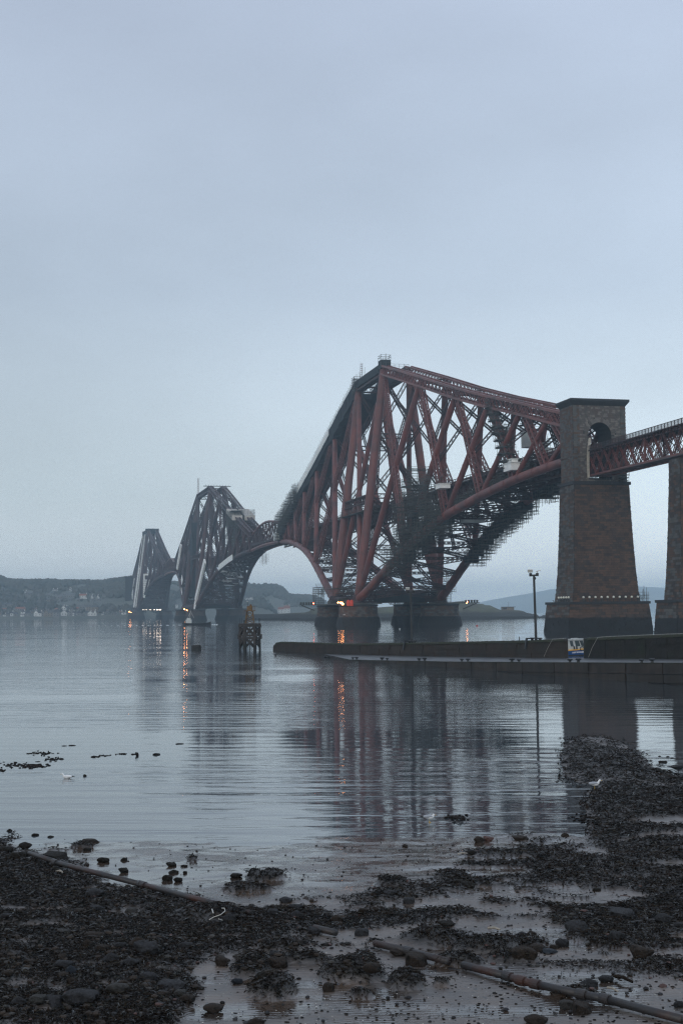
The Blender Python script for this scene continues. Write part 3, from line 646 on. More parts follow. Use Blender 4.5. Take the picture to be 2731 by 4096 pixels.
# ------------------------------------------------------------------ scaffolding and sheeting on the towers
def prism_along(m, pts, x0, x1, up, dn):
    """closed box following points (y, z): from x0 to x1, 'up' above and 'dn' below"""
    V = []; F = []
    for p in pts: V += [(x0, p.y, p.z - dn), (x1, p.y, p.z - dn), (x1, p.y, p.z + up), (x0, p.y, p.z + up)]
    for i in range(len(pts) - 1):
        for q in range(4): q2 = (q + 1) % 4; F.append((i * 4 + q, i * 4 + q2, i * 4 + 4 + q2, i * 4 + 4 + q))
    F.append((3, 2, 1, 0)); n = 4 * (len(pts) - 1); F.append((n, n + 1, n + 2, n + 3)); m.add(V, F)
rgS = random.Random(11)
def near_tower_works():
    T = lambda s, dr, u: topp(22.1, Q0, s, dr, u)
    B = lambda s, dr, u: botp(22.1, Q0, s, dr, u)
    # north arm: the upper chords wrapped in dark netting, each in its own tunnel, decked between
    for s in (-1, 1):
        us = list(np.arange(0, 150, 6.0)); m = MB()
        for a, b in zip(us[:-1], us[1:]):
            p0, p1 = T(s, 1, a), T(s, 1, b); e = rgS.uniform(-.25, .25)
            prism_along(m, [p0, p1], p0.x - 2.3 + e, p0.x + 2.3 + e, 2.6 + e, 4.4 + rgS.random())
        m.build('netting', net_m, q_t)
        r = MB()
        for a in np.arange(-20, 200, 3.0):
            p = T(s, 1, max(a, 0)); p.y = Q0 + 22.1 + a; h = 2.6 + rgS.random() * 1.2
            for dx in (-2.3, 2.3): r.beam((p.x + dx, p.y, p.z + 1.5), (p.x + dx, p.y, p.z + 2.0 + h), .09, .09, caps=False)
        for dx in (-2.3, 2.3):
            for h in (3.2, 4.0):
                pts = [T(s, 1, a) + Vector((dx, 0, h)) for a in range(0, 200, 12)]
                for a, b in zip(pts[:-1], pts[1:]): r.beam(a, b, .08, .08, caps=False)
        r.build('guard_rail', scaf_m, q_t, kind='stuff')
    m = MB(); prism_along(m, [T(1, 1, u) for u in range(2, 146, 8)], -4.0, 4.0, -2.6, 5.2); m.build('netting', net_m, q_t)
    m = MB(); prism_along(m, [Vector((0, Q0 - 20, HB + 110)), Vector((0, Q0 + 22, HB + 110))], -7.6, -3.6, 2.6, .9); m.build('netting', net_m, q_t)
    m = MB(); prism_along(m, [Vector((0, Q0 - 18, HB + 110)), Vector((0, Q0 + 22, HB + 110))], 3.4, 7.4, 1.6, 2.2); m.build('netting', net_m, q_t)
    # pale sheets laid on the netting tunnel
    for a in np.arange(56, 142, 5.4):
        p0, p1 = T(-1, 1, a), T(-1, 1, a + 5.3); m = MB(); e = rgS.uniform(0, .12)
        V = []
        for dx in (0, .14):
            for (p, h) in ((p0, -.9), (p1, -.9), (p1, 2.3), (p0, 2.3)): V.append((p.x - 2.7 - dx - e, p.y, p.z + h + rgS.uniform(-.1, .1)))
        m.add(V, [(0, 1, 2, 3), (7, 6, 5, 4), (0, 4, 5, 1), (1, 5, 6, 2), (2, 6, 7, 3), (3, 7, 4, 0)]); m.build('white_sheet', white_m, q_t)
    for (a, h0, h1) in ((150, 0, 3), (153, -3.5, 1.5)):
        p0, p1 = T(-1, 1, a), T(-1, 1, a + 2.6); m = MB(); m.box((p0.x - 3.3, p0.y, p0.z + h0), (p0.x - 3.1, p1.y, p0.z + h1)); m.build('white_sheet', white_m, q_t)
    # stepped platforms round the end of the north arm
    m = MB(); d = MB()
    for u in np.arange(138, 206, 5.0):
        p = T(-1, 1, u); lo = p.z - 6 - (u - 138) * .10
        m.scaffold(p.x - 4.6, -p.x + 3.0, p.y, p.y + 5, lo, p.z + 2.0 + rgS.random() * 2, dz=2.0, dx=2.5, rod=.1, jit=1.3, seed=int(u))
        d.box((p.x - 2.3, p.y + .2, lo + 1.2), (-p.x + 1.4, p.y + 4.8, p.z + .5))
    m.build('scaffolding', scaf_m, q_t, kind='stuff'); d.build('netting', net_m, q_t)
    m = MB(); p = Vector((-6.4, Q0 + 22.1 + 205, HB + 46)); m.box((p.x - 2, p.y - 2, p.z + 1.2), (p.x + 2.4, p.y + 7, p.z + 5.6)); m.build('white_cabin', white_m, q_t)
    # box and handrail on the very top, ladder on the far corner
    m = MB(); m.box((-7.6, Q0 - 24.6, HB + 110.6), (-3.2, Q0 - 19.8, HB + 114.2)); m.build('cabin', net_m, q_t)
    m = MB(); m.scaffold(-7.6, -3.2, Q0 - 24.6, Q0 - 19.8, HB + 110.6, HB + 115.5, dz=2.2, dx=2.2, rod=.12, planks=False, jit=.6)
    for h in (1.2, 2.1): m.beam((-5.7, Q0 - 22, HB + 110.8 + h), (6, Q0 - 22, HB + 110.8 + h), .1, .1)
    for k in range(6): m.beam((-5 + 2.2 * k, Q0 - 22, HB + 110), (-5 + 2.2 * k, Q0 - 22, HB + 113), .1, .1)
    m.scaffold(-8.6, -4.4, Q0 + 20, Q0 + 25, HB + 106.5, HB + 113.5, dz=1.8, dx=1.6, rod=.12, jit=.8); m.build('scaffolding', scaf_m, q_t, kind='stuff')
    m = MB()
    for dx in (-.45, .45): m.beam((-5.9 + dx, Q0 + 19, HB + 109), (-5.3 + dx, Q0 + 19, HB + 121), .18, .18)
    for k in range(12): q = k / 12; m.beam((-6.35 + .6 * q, Q0 + 19, HB + 110 + 11 * q), (-5.45 + .6 * q, Q0 + 19, HB + 110 + 11 * q), .16, .16)
    m.build('ladder', red, q_t)
    # south arm, west truss: the great mass of scaffold round the joints
    m = MB(); d = MB()
    for u in np.arange(44, 104, 5.0):
        p = B(-1, -1, u); top = p.z + 6 + 3 * sin(u)
        m.scaffold(p.x - 3.8, p.x + 4.2, p.y - 5, p.y, p.z - 4.5, top, dz=2.0, dx=2.0, rod=.11, jit=.9, seed=int(u) + 50)
        if u > 50 and int(u) % 2: d.box((p.x + .2, p.y - 4.8, p.z - 2), (p.x + 3.6, p.y - .2, p.z + 5))
    for (u, s, x0, x1, z0, z1) in ((60, -1, -5, 3, 30, 43), (68, -1, -5, 3, 32, 52), (77, -1, -5, 2, 38, 56), (88, -1, -4, 3, 38, 51)):
        p = B(-1, -1, u); m.scaffold(p.x + x0, p.x + x1, p.y - 6.5, p.y, HB + z0, HB + z1, dz=2.0, dx=2.2, rod=.11, jit=1.0, seed=u)
        d.box((p.x + x0 + 4.2, p.y - 5, HB + z0), (p.x + x1 - 1.4, p.y - 3.0, HB + z1 - 12))
    # west chord footway scaffold
    for u in np.arange(100, 170, 6.0):
        p = B(-1, -1, u); m.scaffold(p.x + 1.0, p.x + 3.6, p.y - 6, p.y, p.z + .5, p.z + 4.2, dz=1.9, dx=2.2, rod=.1, jit=.7, seed=int(u) + 9)
    m.build('scaffolding', scaf_m, q_t, kind='stuff'); d.build('netting', net_m, q_t)
    # east chord: platforms hung outside and below
    m = MB(); d = MB()
    for u in np.arange(52, 186, 7.0):
        p = B(1, -1, u)
        if 128 < u < 142: continue
        w = 4.8 if u < 110 else 4.0
        m.scaffold(p.x - 2.5, p.x + w, p.y - 6.0, p.y, p.z - 3.6, p.z + 1.5, dz=1.25, dx=2.0, rod=.11, jit=.8, seed=int(u) + 90)
        d.box((p.x - 2.4, p.y - 6.8, p.z - 2.2), (p.x + 1.6, p.y, p.z + .5))
    for u in (70, 76, 118, 124, 130, 136, 175, 180, 185, 190):
        p = B(1, -1, u)
        for k in range(3): m.beam((p.x + 1 + k * .7, p.y - k, p.z), (p.x + 1 + k * .7, p.y - k, p.z - rgS.uniform(3.5, 6)), .09, .09, caps=False)
    p = B(1, -1, 4)
    m.scaffold(p.x - 2, p.x + 4.5, Q0 - 26, Q0 - 20, HB + 5, HB + 17, dz=2, dx=2, rod=.12, jit=.5)
    m.build('scaffolding', scaf_m, q_t, kind='stuff'); d.build('netting', net_m, q_t)
    # round platforms up two ties
    m = MB(); d = MB()
    for (i, s, q0, q1, n) in ((4, -1, .08, .86, 10), (5, 1, .08, .62, 5), (4, 1, .15, .6, 4)):
        a = T(s, -1, TU[i - 1]); b = B(s, -1, BU[i])
        for k in range(n):
            c = a.lerp(b, q0 + (q1 - q0) * k / (n - 1)); w = 2.3 + 1.0 * k / n
            m.scaffold(c.x - w * .7, c.x + w * .7, c.y - w, c.y + w, c.z - .3, c.z + 2.0, dz=2.3, dx=1.8, rod=.09, jit=.7, seed=k)
            d.lathe((c.x, c.y, c.z - .35), [(w * .9, 0), (w * 1.15, .12), (w * .8, .45), (w * .2, 1.0)], 12)
    m.build('scaffolding', scaf_m, q_t, kind='stuff'); d.build('platforms', board_m, q_t, kind='stuff')
    # white cabins and pale sheets
    def cab(px, py, x, w, l, h, mt=white_m, nm='white_cabin'):
        c = at_x(px, py, x); m_ = MB(); m_.box((c.x - w / 2, c.y - l / 2, c.z), (c.x + w / 2, c.y + l / 2, c.z + h)); m_.box((c.x - w / 2 - .3, c.y - l / 2 - .4, c.z + h), (c.x + w / 2 + .3, c.y + l / 2 + .4, c.z + h + .18))
        for k in range(2): m_.box((c.x - w / 2 - .05, c.y - l / 4 + k * l / 2 - .3, c.z + h * .45), (c.x - w / 2, c.y - l / 4 + k * l / 2 + .3, c.z + h * .75))
        m_.build(nm, mt, q_t)
    cab(1770, 1955, -13.5, 3.8, 6.0, 1.6); cab(2045, 1884, -8.6, 3.0, 7.0, 2.4); cab(2050, 1872, -7.2, 2.2, 3.6, 2.7)
    cab(2110, 1790, 3.5, 3.0, 4.5, 5.0, grey_sheet, 'grey_sheet'); cab(2190, 1838, 4.5, 3.4, 5, 3.4, white_m, 'grey_sheet'); cab(2165, 1850, 1.5, 2.4, 5, 6, grey_sheet, 'grey_sheet')
    cab(1890, 2090, 0, 8, 4, 2.6, grey_sheet, 'grey_sheet')
    # blue-black working deck hung across the tower at rail level
    m = MB(); m.box((-16, Q0 - 20, HB + 46.2), (-8, Q0 + 21, HB + 46.5)); m.scaffold(-16, -8, Q0 - 20, Q0 + 21, HB + 46.5, HB + 48, dz=1.5, dx=3, rod=.09, planks=False); m.build('working_deck', scaf_m, q_t)
near_tower_works()

def pier_top_works(y0, hl, root, lod, lamps):
    for s in (-1, 1):
        m = MB(); x = s * 18.8
        m.box((x - 8.8, y0 - hl - 7.6, HB + 4.9), (x + 8.8, y0 + hl + 7.6, HB + 5.3))
        if lod == 0:
            m.scaffold(x - 9, x - 4.5, y0 + hl + 3.6, y0 + hl + 8, HB + 5.3, HB + 12.5, dz=1.8, dx=1.5, rod=.12, seed=3)
            m.scaffold(x - 8.6, x + 6, y0 - hl - 5, y0 + hl, HB + 10.2, HB + 12.2, dz=2, dx=2.4, rod=.1, seed=4, jit=1.5)
            for k in range(7): m.box((x - 7 + random.random() * 4, y0 - 22 + k * 6, HB + 5.3), (x - 4 + random.random() * 4, y0 - 20 + k * 6, HB + 6.4 + random.random() * 1.4))
            e = 1 if s < 0 else -1       # jetty sticking out of the pier with a row of drums
            yj = y0 + e * (hl + 8.2)
            m.beam((x + s * 8, yj, HB + 5.1), (x + s * 15.5, yj, HB + 5.1), 3.0, .3); m.beam((x + s * 8.2, yj, HB + 2.4), (x + s * 14.5, yj, HB + 4.9), .5, .5)
            for k in range(5): m.lathe((x + s * (9.6 + k * 1.3), yj, HB + 5.2), [(.45, 0), (.5, .3), (.5, 1.0), (.35, 1.2)], 8)
            m.beam((x + s * 8, yj - 1.3, HB + 6.2), (x + s * 15.4, yj - 1.3, HB + 6.2), .1, .1)
        m.build('pier_top_works', scaf_m, root, kind='stuff')
    # deep bracing between the west and east skewbacks
    for e in (-1, 1):
        m = MB(); m.lattice((-18.8, y0 + e * hl, HB + 8.2), (18.8, y0 + e * hl, HB + 8.2), 3.0, 4.4, 3, .7, .35, side=(0, 1, 0))
        m.lattice((-18.8, y0 + e * hl, HB + 9), (18.8, y0 - e * hl, HB + 9), 1.6, 2.2, 4, .5, .3, side=(0, 0, 1)); m.build('base_girder', red_dark, root)
    m = MB(); m.box((-11, y0 - hl - 3, HB + 5.6), (11, y0 - hl + 3, HB + 9.4)); m.build('netting', net_m, root)
    for (px, py, x, r_, mt) in lamps:
        c = at_x(px, py, x); m = MB(); m.lathe((c.x, c.y, c.z - r_), [(r_ * .5, 0), (r_, r_ * .6), (r_, r_ * 1.4), (r_ * .5, r_ * 2)], 10); m.build('lamp', mt, root)
pier_top_works(Q0, 22.1, q_t, 0, [(1352, 2410, -28.2, .26, lamp_warm), (1361, 2411, -28.2, .30, lamp_warm), (1366, 2411, -28.2, .30, lamp_warm), (1370, 2416, -28.2, .42, lamp_warm),
                                  (1254, 2414, -34, .22, lamp_red), (1865, 2409, 34, .5, lamp_warm)])
pier_top_works(I0, 39.6, i_t, 1, [(738, 2437, -28.5, .42, lamp_warm), (748, 2441, -28.5, .34, lamp_warm)])
pier_top_works(F0, 22.1, f_t, 1, [(518, 2447, -28.5, .42, lamp_warm), (525, 2450, -28.5, .40, lamp_warm)] +
               [(500 + z * .1659, 2439, -22, .28 + (.14 if z > 700 else 0), lamp_white) for z in (435, 465, 495, 525, 595, 628, 710, 770, 800, 835, 865)])
# two orange gas bottles racks lit by the lamps
m = MB()
for px in (1393, 1406):
    c = at_x(px, 2424, -27.5); m.lathe((c.x, c.y, c.z), [(.7, 0), (.75, .2), (.75, 2.2), (.3, 2.6)], 10)
m.build('orange_tank', M('orange_paint', (.75, .06, .02), rough=.5), q_t)

def strip(root, p0, p1, x0, x1, w, n, mt=white_m, th=.3):
    a = at_x(p0[0], p0[1], x0); b = at_x(p1[0], p1[1], x1)
    for k in range(n):
        m = MB(); m.beam(a.lerp(b, (k + .03) / n), a.lerp(b, (k + .95) / n), w, th, up=Vector((1, 0, 0))); m.build('white_sheet', mt, root)
strip(i_t, (820, 2244), (784, 2402), -15.5, -19.5, 6.0, 12, white_m, 1.6)
strip(i_t, (784, 2402), (775, 2444), -19.5, -21, 8.0, 4)
strip(i_t, (725, 2178), (709, 2276), -11, -14, 5.0, 8, white_m, 1.4); 
strip(i_t, (730, 2310), (726, 2330), -17, -17.5, 8, 2); strip(i_t, (725, 2355), (728, 2375), -20, -20, 3, 2)
strip(f_t, (580, 2140), (544, 2430), -6.8, -20.8, 9, 22, grey_sheet, 1.6); strip(f_t, (574, 2140), (536, 2430), -6.8, -21, 3, 22, white_m, 1.8)
strip(f_t, (541, 2324), (531, 2388), -10, -12, 12, 8, white_m, 2.0)
bs_i = lambda s, u: botp(39.6, I0, s, -1, u); ts_i = lambda s, u: topp(39.6, I0, s, -1, u)
for u in np.arange(104, 150, 5.5):      # white boxing on the near lower chord of the middle tower
    a, b = bs_i(-1, u), bs_i(-1, u + 5.3); m = MB(); m.beam((a.x - 2.2, a.y, a.z + .4), (b.x - 2.2, b.y, b.z + .4), .4, 4.2); m.build('white_sheet', white_m, i_t)
for k, u in enumerate((52, 60, 68, 80, 90, 100, 112, 124, 136, 147)):   # sheets hung across between the lower chords
    w = abs(bs_i(1, u).x) * (.45 if k < 3 else .78); z = bs_i(1, u).z + .6; h = (2.2, 2.2, 3.0, 4.6, 5.2, 3.6, 4.4, 3.0, 2.0, 3.2)[k]; ox = (4, -3, 5, 0, 1, -2, 0, 1, 0, 0)[k]
    V = []; n = 9
    for j in range(n + 1):
        q = j / n * 2 - 1; V += [(ox + q * w, bs_i(1, u).y, z + h * .5 - h * .5 * sqrt(max(0, 1 - abs(q) ** 3)) - .15), (ox + q * w, bs_i(1, u).y, z + h * .5 + h * .5 * sqrt(max(0, 1 - abs(q) ** 3)))]
    m = MB(); m.add(V + [(a_, b_ + .25, c_) for a_, b_, c_ in V], [(2 * j, 2 * j + 2, 2 * j + 3, 2 * j + 1) for j in range(n)] + [(2 * j + 1 + 2 * n + 2, 2 * j + 3 + 2 * n + 2, 2 * j + 2 + 2 * n + 2, 2 * j + 2 * n + 2) for j in range(n)])
    m.build('grey_sheet', grey_sheet, i_t)
for s in (-1, 1):                       # roofed boxes on the upper chords of the middle tower
    m = MB(); prism_along(m, [ts_i(s, 112), ts_i(s, 120), ts_i(s, 134), ts_i(s, 142)], s * 4.8 - 4.0, s * 4.8 + 4.0, 3.4, .2); m.build('sheeted_roof', M('tan_sheeting', (.55, .50, .43), (.42, .39, .34), rough=.7, scale=.2), i_t)
    m = MB(); m.scaffold(s * 4.8 - 4.2, s * 4.8 + 4.2, ts_i(s, 140).y, ts_i(s, 115).y, ts_i(s, 140).z - 4, ts_i(s, 120).z + 2, dz=2.4, dx=3, rod=.14); m.build('scaffolding', scaf_m, i_t, kind='stuff')
m = MB(); d = MB()
for u in np.arange(96, 150, 7.0):
    p = ts_i(-1, u); m.scaffold(p.x - 2, p.x + 9, p.y - 6, p.y, HB + 46, p.z - 3, dz=2.8, dx=3.2, rod=.12, seed=int(u))
for u in (0, 10, 20): d.box((-14, I0 + 20 + u, HB + 16), (-9, I0 + 28 + u, HB + 84 - u))
for u in (165, 175, 185): p = bs_i(1, u); [m.beam((p.x + 1 + k, p.y, p.z), (p.x + 1 + k, p.y, p.z - 6 - 2 * random.random()), .14, .14, caps=False) for k in range(5)]
m.build('scaffolding', scaf_m, i_t, kind='stuff'); d.build('netting', net_m, i_t)
m = MB()
for dx in (0, 1.2): m.beam((-7.5 + dx, I0 + 39, HB + 100), (-6.6 + dx, I0 + 39, HB + 127), .3, .3)
for k in range(14): m.beam((-7.5 + .06 * k, I0 + 39, HB + 103 + 1.75 * k), (-6.3 + .06 * k, I0 + 39, HB + 103 + 1.75 * k), .22, .22)
m.build('hoist_mast', red, i_t)
m = MB(); m.beam((-12, I0 - 39.6, HB + 111.8), (12, I0 - 39.6, HB + 111.8), 2, .5)
for k in range(9): m.beam((-10 + 2.5 * k, I0 - 39.6, HB + 111.8), (-10 + 2.5 * k, I0 - 39.6, HB + 113.2), .2, .2)
m.build('top_platform', scaf_m, i_t)
m = MB(); m.box((-8.5, F0 - 27, HB + 106.5), (8.5, F0 - 19, HB + 113)); m.build('netting', net_m, f_t); m = MB(); m.box((-8.5, F0 + 17, HB + 106.5), (-2, F0 + 27, HB + 112)); m.build('netting', net_m, f_t)
for k in range(9):                      # laddered white block on the farthest tower
    a = at_x(573, 2318 + k * 8.2, -17); w = 8.5 - .75 * k; m = MB(); m.box((a.x, a.y - .6, a.z - 2.4), (a.x + w, a.y, a.z)); m.build('white_sheet', white_m, f_t)
a = at_x(574, 2295, -17); m = MB(); m.box((a.x, a.y - .5, a.z - 2.2), (a.x + 7.5, a.y, a.z)); m.box((a.x, a.y - .5, a.z - 9), (a.x + 2, a.y, a.z - 2.2)); m.build('white_sheet', white_m, f_t)
m = MB(); m.box((-16, 1625, 0), (-4, 1637, HB + 55)); m.box((-17, 1624, HB + 55), (-3, 1638, HB + 57.5)); o = m.build('stone_pier', coping_m, loc=(-10, 1631, 0)); tag(o, 'hazy square stone pier behind the foot of the farthest tower', 'stone pier')

# pale globe lamps on the ledge of the portal pier
for k, (px, py) in enumerate([(2233, 2396), (2243, 2396), (2253, 2396), (2263, 2396), (2272.5, 2397)] + [(2332 + 24.1 * j, 2401 - .35 * j) for j in range(10)]):
    c = at_x(px, py, PCX - 11.2) if k < 5 else at_y(px, py, -7.6)
    if k < 5: c.y = max(min(c.y, 7.4), -7)
    o = thing('globe_lamp', (c.x, c.y, 8.7), ('%s pale globe lamp from the left on the left end ledge of the arched pier' if k < 5 else '%s pale globe lamp from the left on the front ledge of the arched pier') % ['first', 'second', 'third', 'fourth', 'fifth', 'sixth', 'seventh', 'eighth', 'ninth', 'last'][k if k < 5 else k - 5], 'lamp', 'globe lamps along the pier ledge')
    m = MB(); m.lathe((c.x, c.y, 8.7), [(.12, 0), (.12, .75), (.2, .8), (.2, 1.0)], 8); m.build('stand', black_iron, o)
    m = MB(); m.lathe((c.x, c.y, 9.65), [(.12, 0), (.27, .12), (.33, .32), (.27, .52), (.1, .64)], 10); m.build('globe', M('opal_glass', (.8, .78, .66), rough=.4) if k == 0 else bpy.data.materials['opal_glass'], o, smooth=True)
m = MB()
c = at_y(2560, 2400, -7.6); m.scaffold(c.x - .5, c.x + 2.4, -7.8, -5.5, 8.7, 10.4, dz=.9, dx=.8, rod=.06, planks=False, jit=.4)
for dx in (1.0, 2.0): m.beam((c.x + dx, -7.5, 8.7), (c.x + dx, -7.5, 12.0 + dx * .3), .07, .07)
o = m.build('scaffold', scaf_m, loc=(c.x, -7, 8.7)); tag(o, 'small tube scaffold with two masts on the right end of the arched pier ledge', 'scaffold')

# ------------------------------------------------------------------ timber beacon standing in the water
timber = tidal('old_dark_timber', (.055, .045, .04), (.04, .035, .03), (.018, .018, .014), 1.2)
rust = M('rusty_yellow_paint', (.22, .125, .035), (.10, .06, .03), rough=.7, scale=2.5, c3=(.10, .06, .04), scale3=1.5)
bc = at_z(1000, 2601, 0); bc = Vector((bc.x, bc.y, 0))
bea = thing('beacon', bc, 'six-legged dark timber beacon with a rusty yellow lattice top standing in the water', 'beacon')
hx = lambda k, z, r=1.75: bc + Vector((cos(pi / 3 * k - YAW), sin(pi / 3 * k - YAW), 0)) * r + Vector((0, 0, z))
for k in range(6):
    m = MB(); m.beam(hx(k, -2), hx(k, 4.55), .36, .36, up=HFWD); m.build('leg', timber, bea)
    a, b = k, (k + 1) % 6
    for (z0, z1) in ((.5, 2.2), (2.6, 4.2)):
        m = MB(); m.beam(hx(a, z0, 1.85), hx(b, z1, 1.85), .16, .26); m.build('brace', timber, bea)
        m = MB(); m.beam(hx(a, z1, 1.68), hx(b, z0, 1.68), .16, .26); m.build('brace', timber, bea)
    for z, h in ((2.15, .3), (2.6, .3), (4.3, .35)):
        m = MB(); m.beam(hx(a, z, 1.95), hx(b, z, 1.95), .22, h); m.build('waling', timber, bea)
    m = MB(); m.beam(hx(a, 2.0, 1.9), hx(a, 2.8, 1.9), .5, .5, up=HFWD); m.build('block', timber, bea)
m = MB(); m.lathe((bc.x, bc.y, 4.48), [(1.95, 0), (2.0, .05), (2.0, .22), (1.9, .28)], 6); m.build('deck', timber, bea)
m = MB()
for a in (0, .5, 1, 2, 2.5, 3, 4.3): p = hx(a, 4.7, 1.75); m.beam(p, p + ZUP * .95, .05, .05)
m.beam(bc + Vector((0, 0, -1)), bc + Vector((0, 0, 4.6)), .12, .12); m.beam(bc + HLAT * .3 + Vector((0, 0, -1)), bc + HLAT * .25 + Vector((0, 0, 4.6)), .04, .04)
m.build('rods', black_iron, bea)
m = MB(); R0, R1 = .85, .6
cn = lambda k, z: bc + HLAT * ((R0 + (R1 - R0) * (z - 4.7) / 2.2) * (1 if k in (0, 3) else -1)) * .85 + HFWD * ((R0 + (R1 - R0) * (z - 4.7) / 2.2) * (1 if k in (2, 3) else -1)) * .85 + Vector((0, 0, z))
for k in range(4):
    m.beam(cn(k, 4.7), cn(k, 6.9), .13, .13)
    for z in (4.7, 5.45, 6.2): m.beam(cn(k, z), cn((k + 1) % 4, z + .72), .06, .06); m.beam(cn(k, z + .72), cn((k + 1) % 4, z), .06, .06); m.beam(cn(k, z + .72), cn((k + 1) % 4, z + .72), .06, .06)
m.build('lattice_tower', rust, bea)
m = MB(); m.obox(bc + Vector((0, 0, 6.95)), HLAT * .95, HFWD * .9, ZUP * .07)
for k in range(5): p = bc + HLAT * (.55 + .1 * k) + HFWD * (-.5 + .2 * k); m.beam(p + ZUP * 6.95, p + ZUP * 7.75, .03, .03)
m.beam(bc + HLAT * .4 + ZUP * 7.7, bc + HLAT * .95 + ZUP * 7.7, .03, .03); m.build('gallery', rust, bea)
m = MB(); m.obox(bc + HLAT * -.1 + Vector((0, 0, 7.4)), HLAT * .38, HFWD * .38, ZUP * .4); m.lathe((bc + HLAT * .18 + Vector((0, 0, 7.0)))[:], [(.28, 0), (.28, .8), (.2, .9), (.2, 1.05), (.05, 1.1)], 10); m.build('lamp_housing', rust, bea)
m = MB(); m.beam(bc + HLAT * -.35 + ZUP * 7.7, bc + HLAT * -.38 + ZUP * 8.45, .05, .05); m.obox(bc + HLAT * -.9 + Vector((0, 0, 5.0)), HLAT * .2, HFWD * .2, ZUP * .3); m.build('fittings', black_iron, bea)

# black concrete block beside it
c = at_z(786, 2600, 0); m = MB()
m.lathe((c.x, c.y, -.5), [(.95, 0), (.9, .6), (.88, 1.2), (.80, 1.36), (.6, 1.42)], 10)
o = m.build('mooring_block', M('black_concrete', (.02, .02, .02), (.035, .033, .03), rough=.8, scale=2, bump=.5), loc=(c.x, c.y, 0)); tag(o, 'squat black mooring block in the water left of the timber beacon', 'mooring block')

# ------------------------------------------------------------------ sloping quay, breakwater wall
conc = M('wet_concrete', (.036, .030, .024), (.018, .016, .014), rough=.8, stretch=(1, 1, .35), scale=.9, bump=.6, bscale=3, bdist=.05, c3=(.03, .03, .028), scale3=.5, coords='World')
conc_b = M('brown_concrete', (.046, .036, .028), (.022, .018, .015), rough=.8, stretch=(1, 1, .35), scale=1.1, bump=.6, bscale=3, bdist=.05, c3=(.03, .028, .025), scale3=.4, coords='World')
moss = M('green_moss', (.022, .030, .012), (.028, .026, .016), rough=.9, scale=2, bump=.7, bscale=8, bdist=.05)
wetdeck = M('wet_quay_surface', (.10, .105, .11), (.06, .062, .065), rough=.30, scale=.5, rough2=.5, bump=.15, bscale=4, bdist=.02)
qa, qb = (-5.5, 196.0), (29.7, 113.0)
wa, wb_ = (-12.3, 229.0), (32.3, 123.0)
TQ = [-.06, 0, .25, .5, .75, 1, 1.6]; ZQ = [-.5, -.28, .10, .62, 1.24, 1.92, 3.5]
TWz = [0, .305, .575, .75, .853, 1, 1.6]; ZWT = [1.5, 1.78, 2.57, 3.1, 3.56, 4.2, 6.0]
def Qp(t, z=None): return ad(qa[0] + (qb[0] - qa[0]) * t, qa[1] + (qb[1] - qa[1]) * t, ip(t, TQ, ZQ) if z is None else z)
def Wp(t, z): return ad(wa[0] + (wb_[0] - wa[0]) * t, wa[1] + (wb_[1] - wa[1]) * t, z)
qdir = (Qp(1, 0) - Qp(0, 0)).normalized(); qn = Vector((qdir.y, -qdir.x, 0));
if qn.dot(HFWD) > 0: qn = -qn        # towards the camera side
quay = thing('quay', Qp(.6, 0), 'low dark concrete quay sloping down to the left into the water', 'quay')
m = MB(); ts = list(np.linspace(-.05, 1.6, 34))
V = []; F = []
for t in ts:
    z = ip(t, TQ, ZQ); f_ = Qp(t, z) - qn * .15; b_ = Wp(t * 1.0 + .02, z); V += [f_, b_, Vector((b_.x, b_.y, -2.5)), Vector((f_.x, f_.y, -2.5))]
for i in range(len(ts) - 1):
    for q in range(4): q2 = (q + 1) % 4; F.append((i * 4 + q, i * 4 + 4 + q, i * 4 + 4 + q2, i * 4 + q2))
F.append((0, 1, 2, 3)); n = 4 * (len(ts) - 1); F.append((n + 3, n + 2, n + 1, n)); m.add(V, F); m.build('deck', wetdeck, quay)
gx = [1225, 1300, 1385, 1470, 1540, 1615, 1695, 1779, 1880, 1977, 2080, 2207, 2345, 2490, 2640, 2800, 3000, 3250]
def t_of(px, la, lb):
    k = (px - 1365.5) / FPX; return (k * la[1] - la[0]) / ((lb[0] - la[0]) - k * (lb[1] - la[1]))
rgq = random.Random(3)
for i in range(len(gx) - 1):
    t0, t1 = t_of(gx[i], qa, qb), t_of(gx[i + 1], qa, qb); z0, z1 = ip(t0, TQ, ZQ), ip(t1, TQ, ZQ)
    w0 = .06 / ((Qp(t1, 0) - Qp(t0, 0)).length) * (t1 - t0) * (2.2 if i in (7, 11, 13) else 1)
    for (row, (a0, a1, b0, b1)) in enumerate(((0.0, 0.0, -.95, -.95), (-1.0, -1.0, -1.75, -1.75), (-1.79, -1.79, -5, -5))):
        ta, tb = t0 + w0, t1 - w0; e = rgq.uniform(0, .05) + (0 if row == 0 else -.03 * row)
        zb0 = max(z0 + b0, -2.2) if row < 2 else -2.3; zb1 = max(z1 + b1, -2.2) if row < 2 else -2.3
        if z0 + a0 < -.4 and z1 + a1 < -.4 and row: continue
        A, B_ = Qp(ta, 0), Qp(tb, 0); V = []
        for off in (-.3, .12 + e):
            V += [A + qn * off + ZUP * zb0, B_ + qn * off + ZUP * zb1, B_ + qn * off + ZUP * (z1 + a1 - .01), A + qn * off + ZUP * (z0 + a0 - .01)]
        m = MB(); m.add(V, [(4, 5, 6, 7), (0, 1, 5, 4), (1, 2, 6, 5), (2, 3, 7, 6), (3, 0, 4, 7), (3, 2, 1, 0)]); m.build('concrete_panel', conc if rgq.random() < .6 else conc_b, quay)
m = MB()
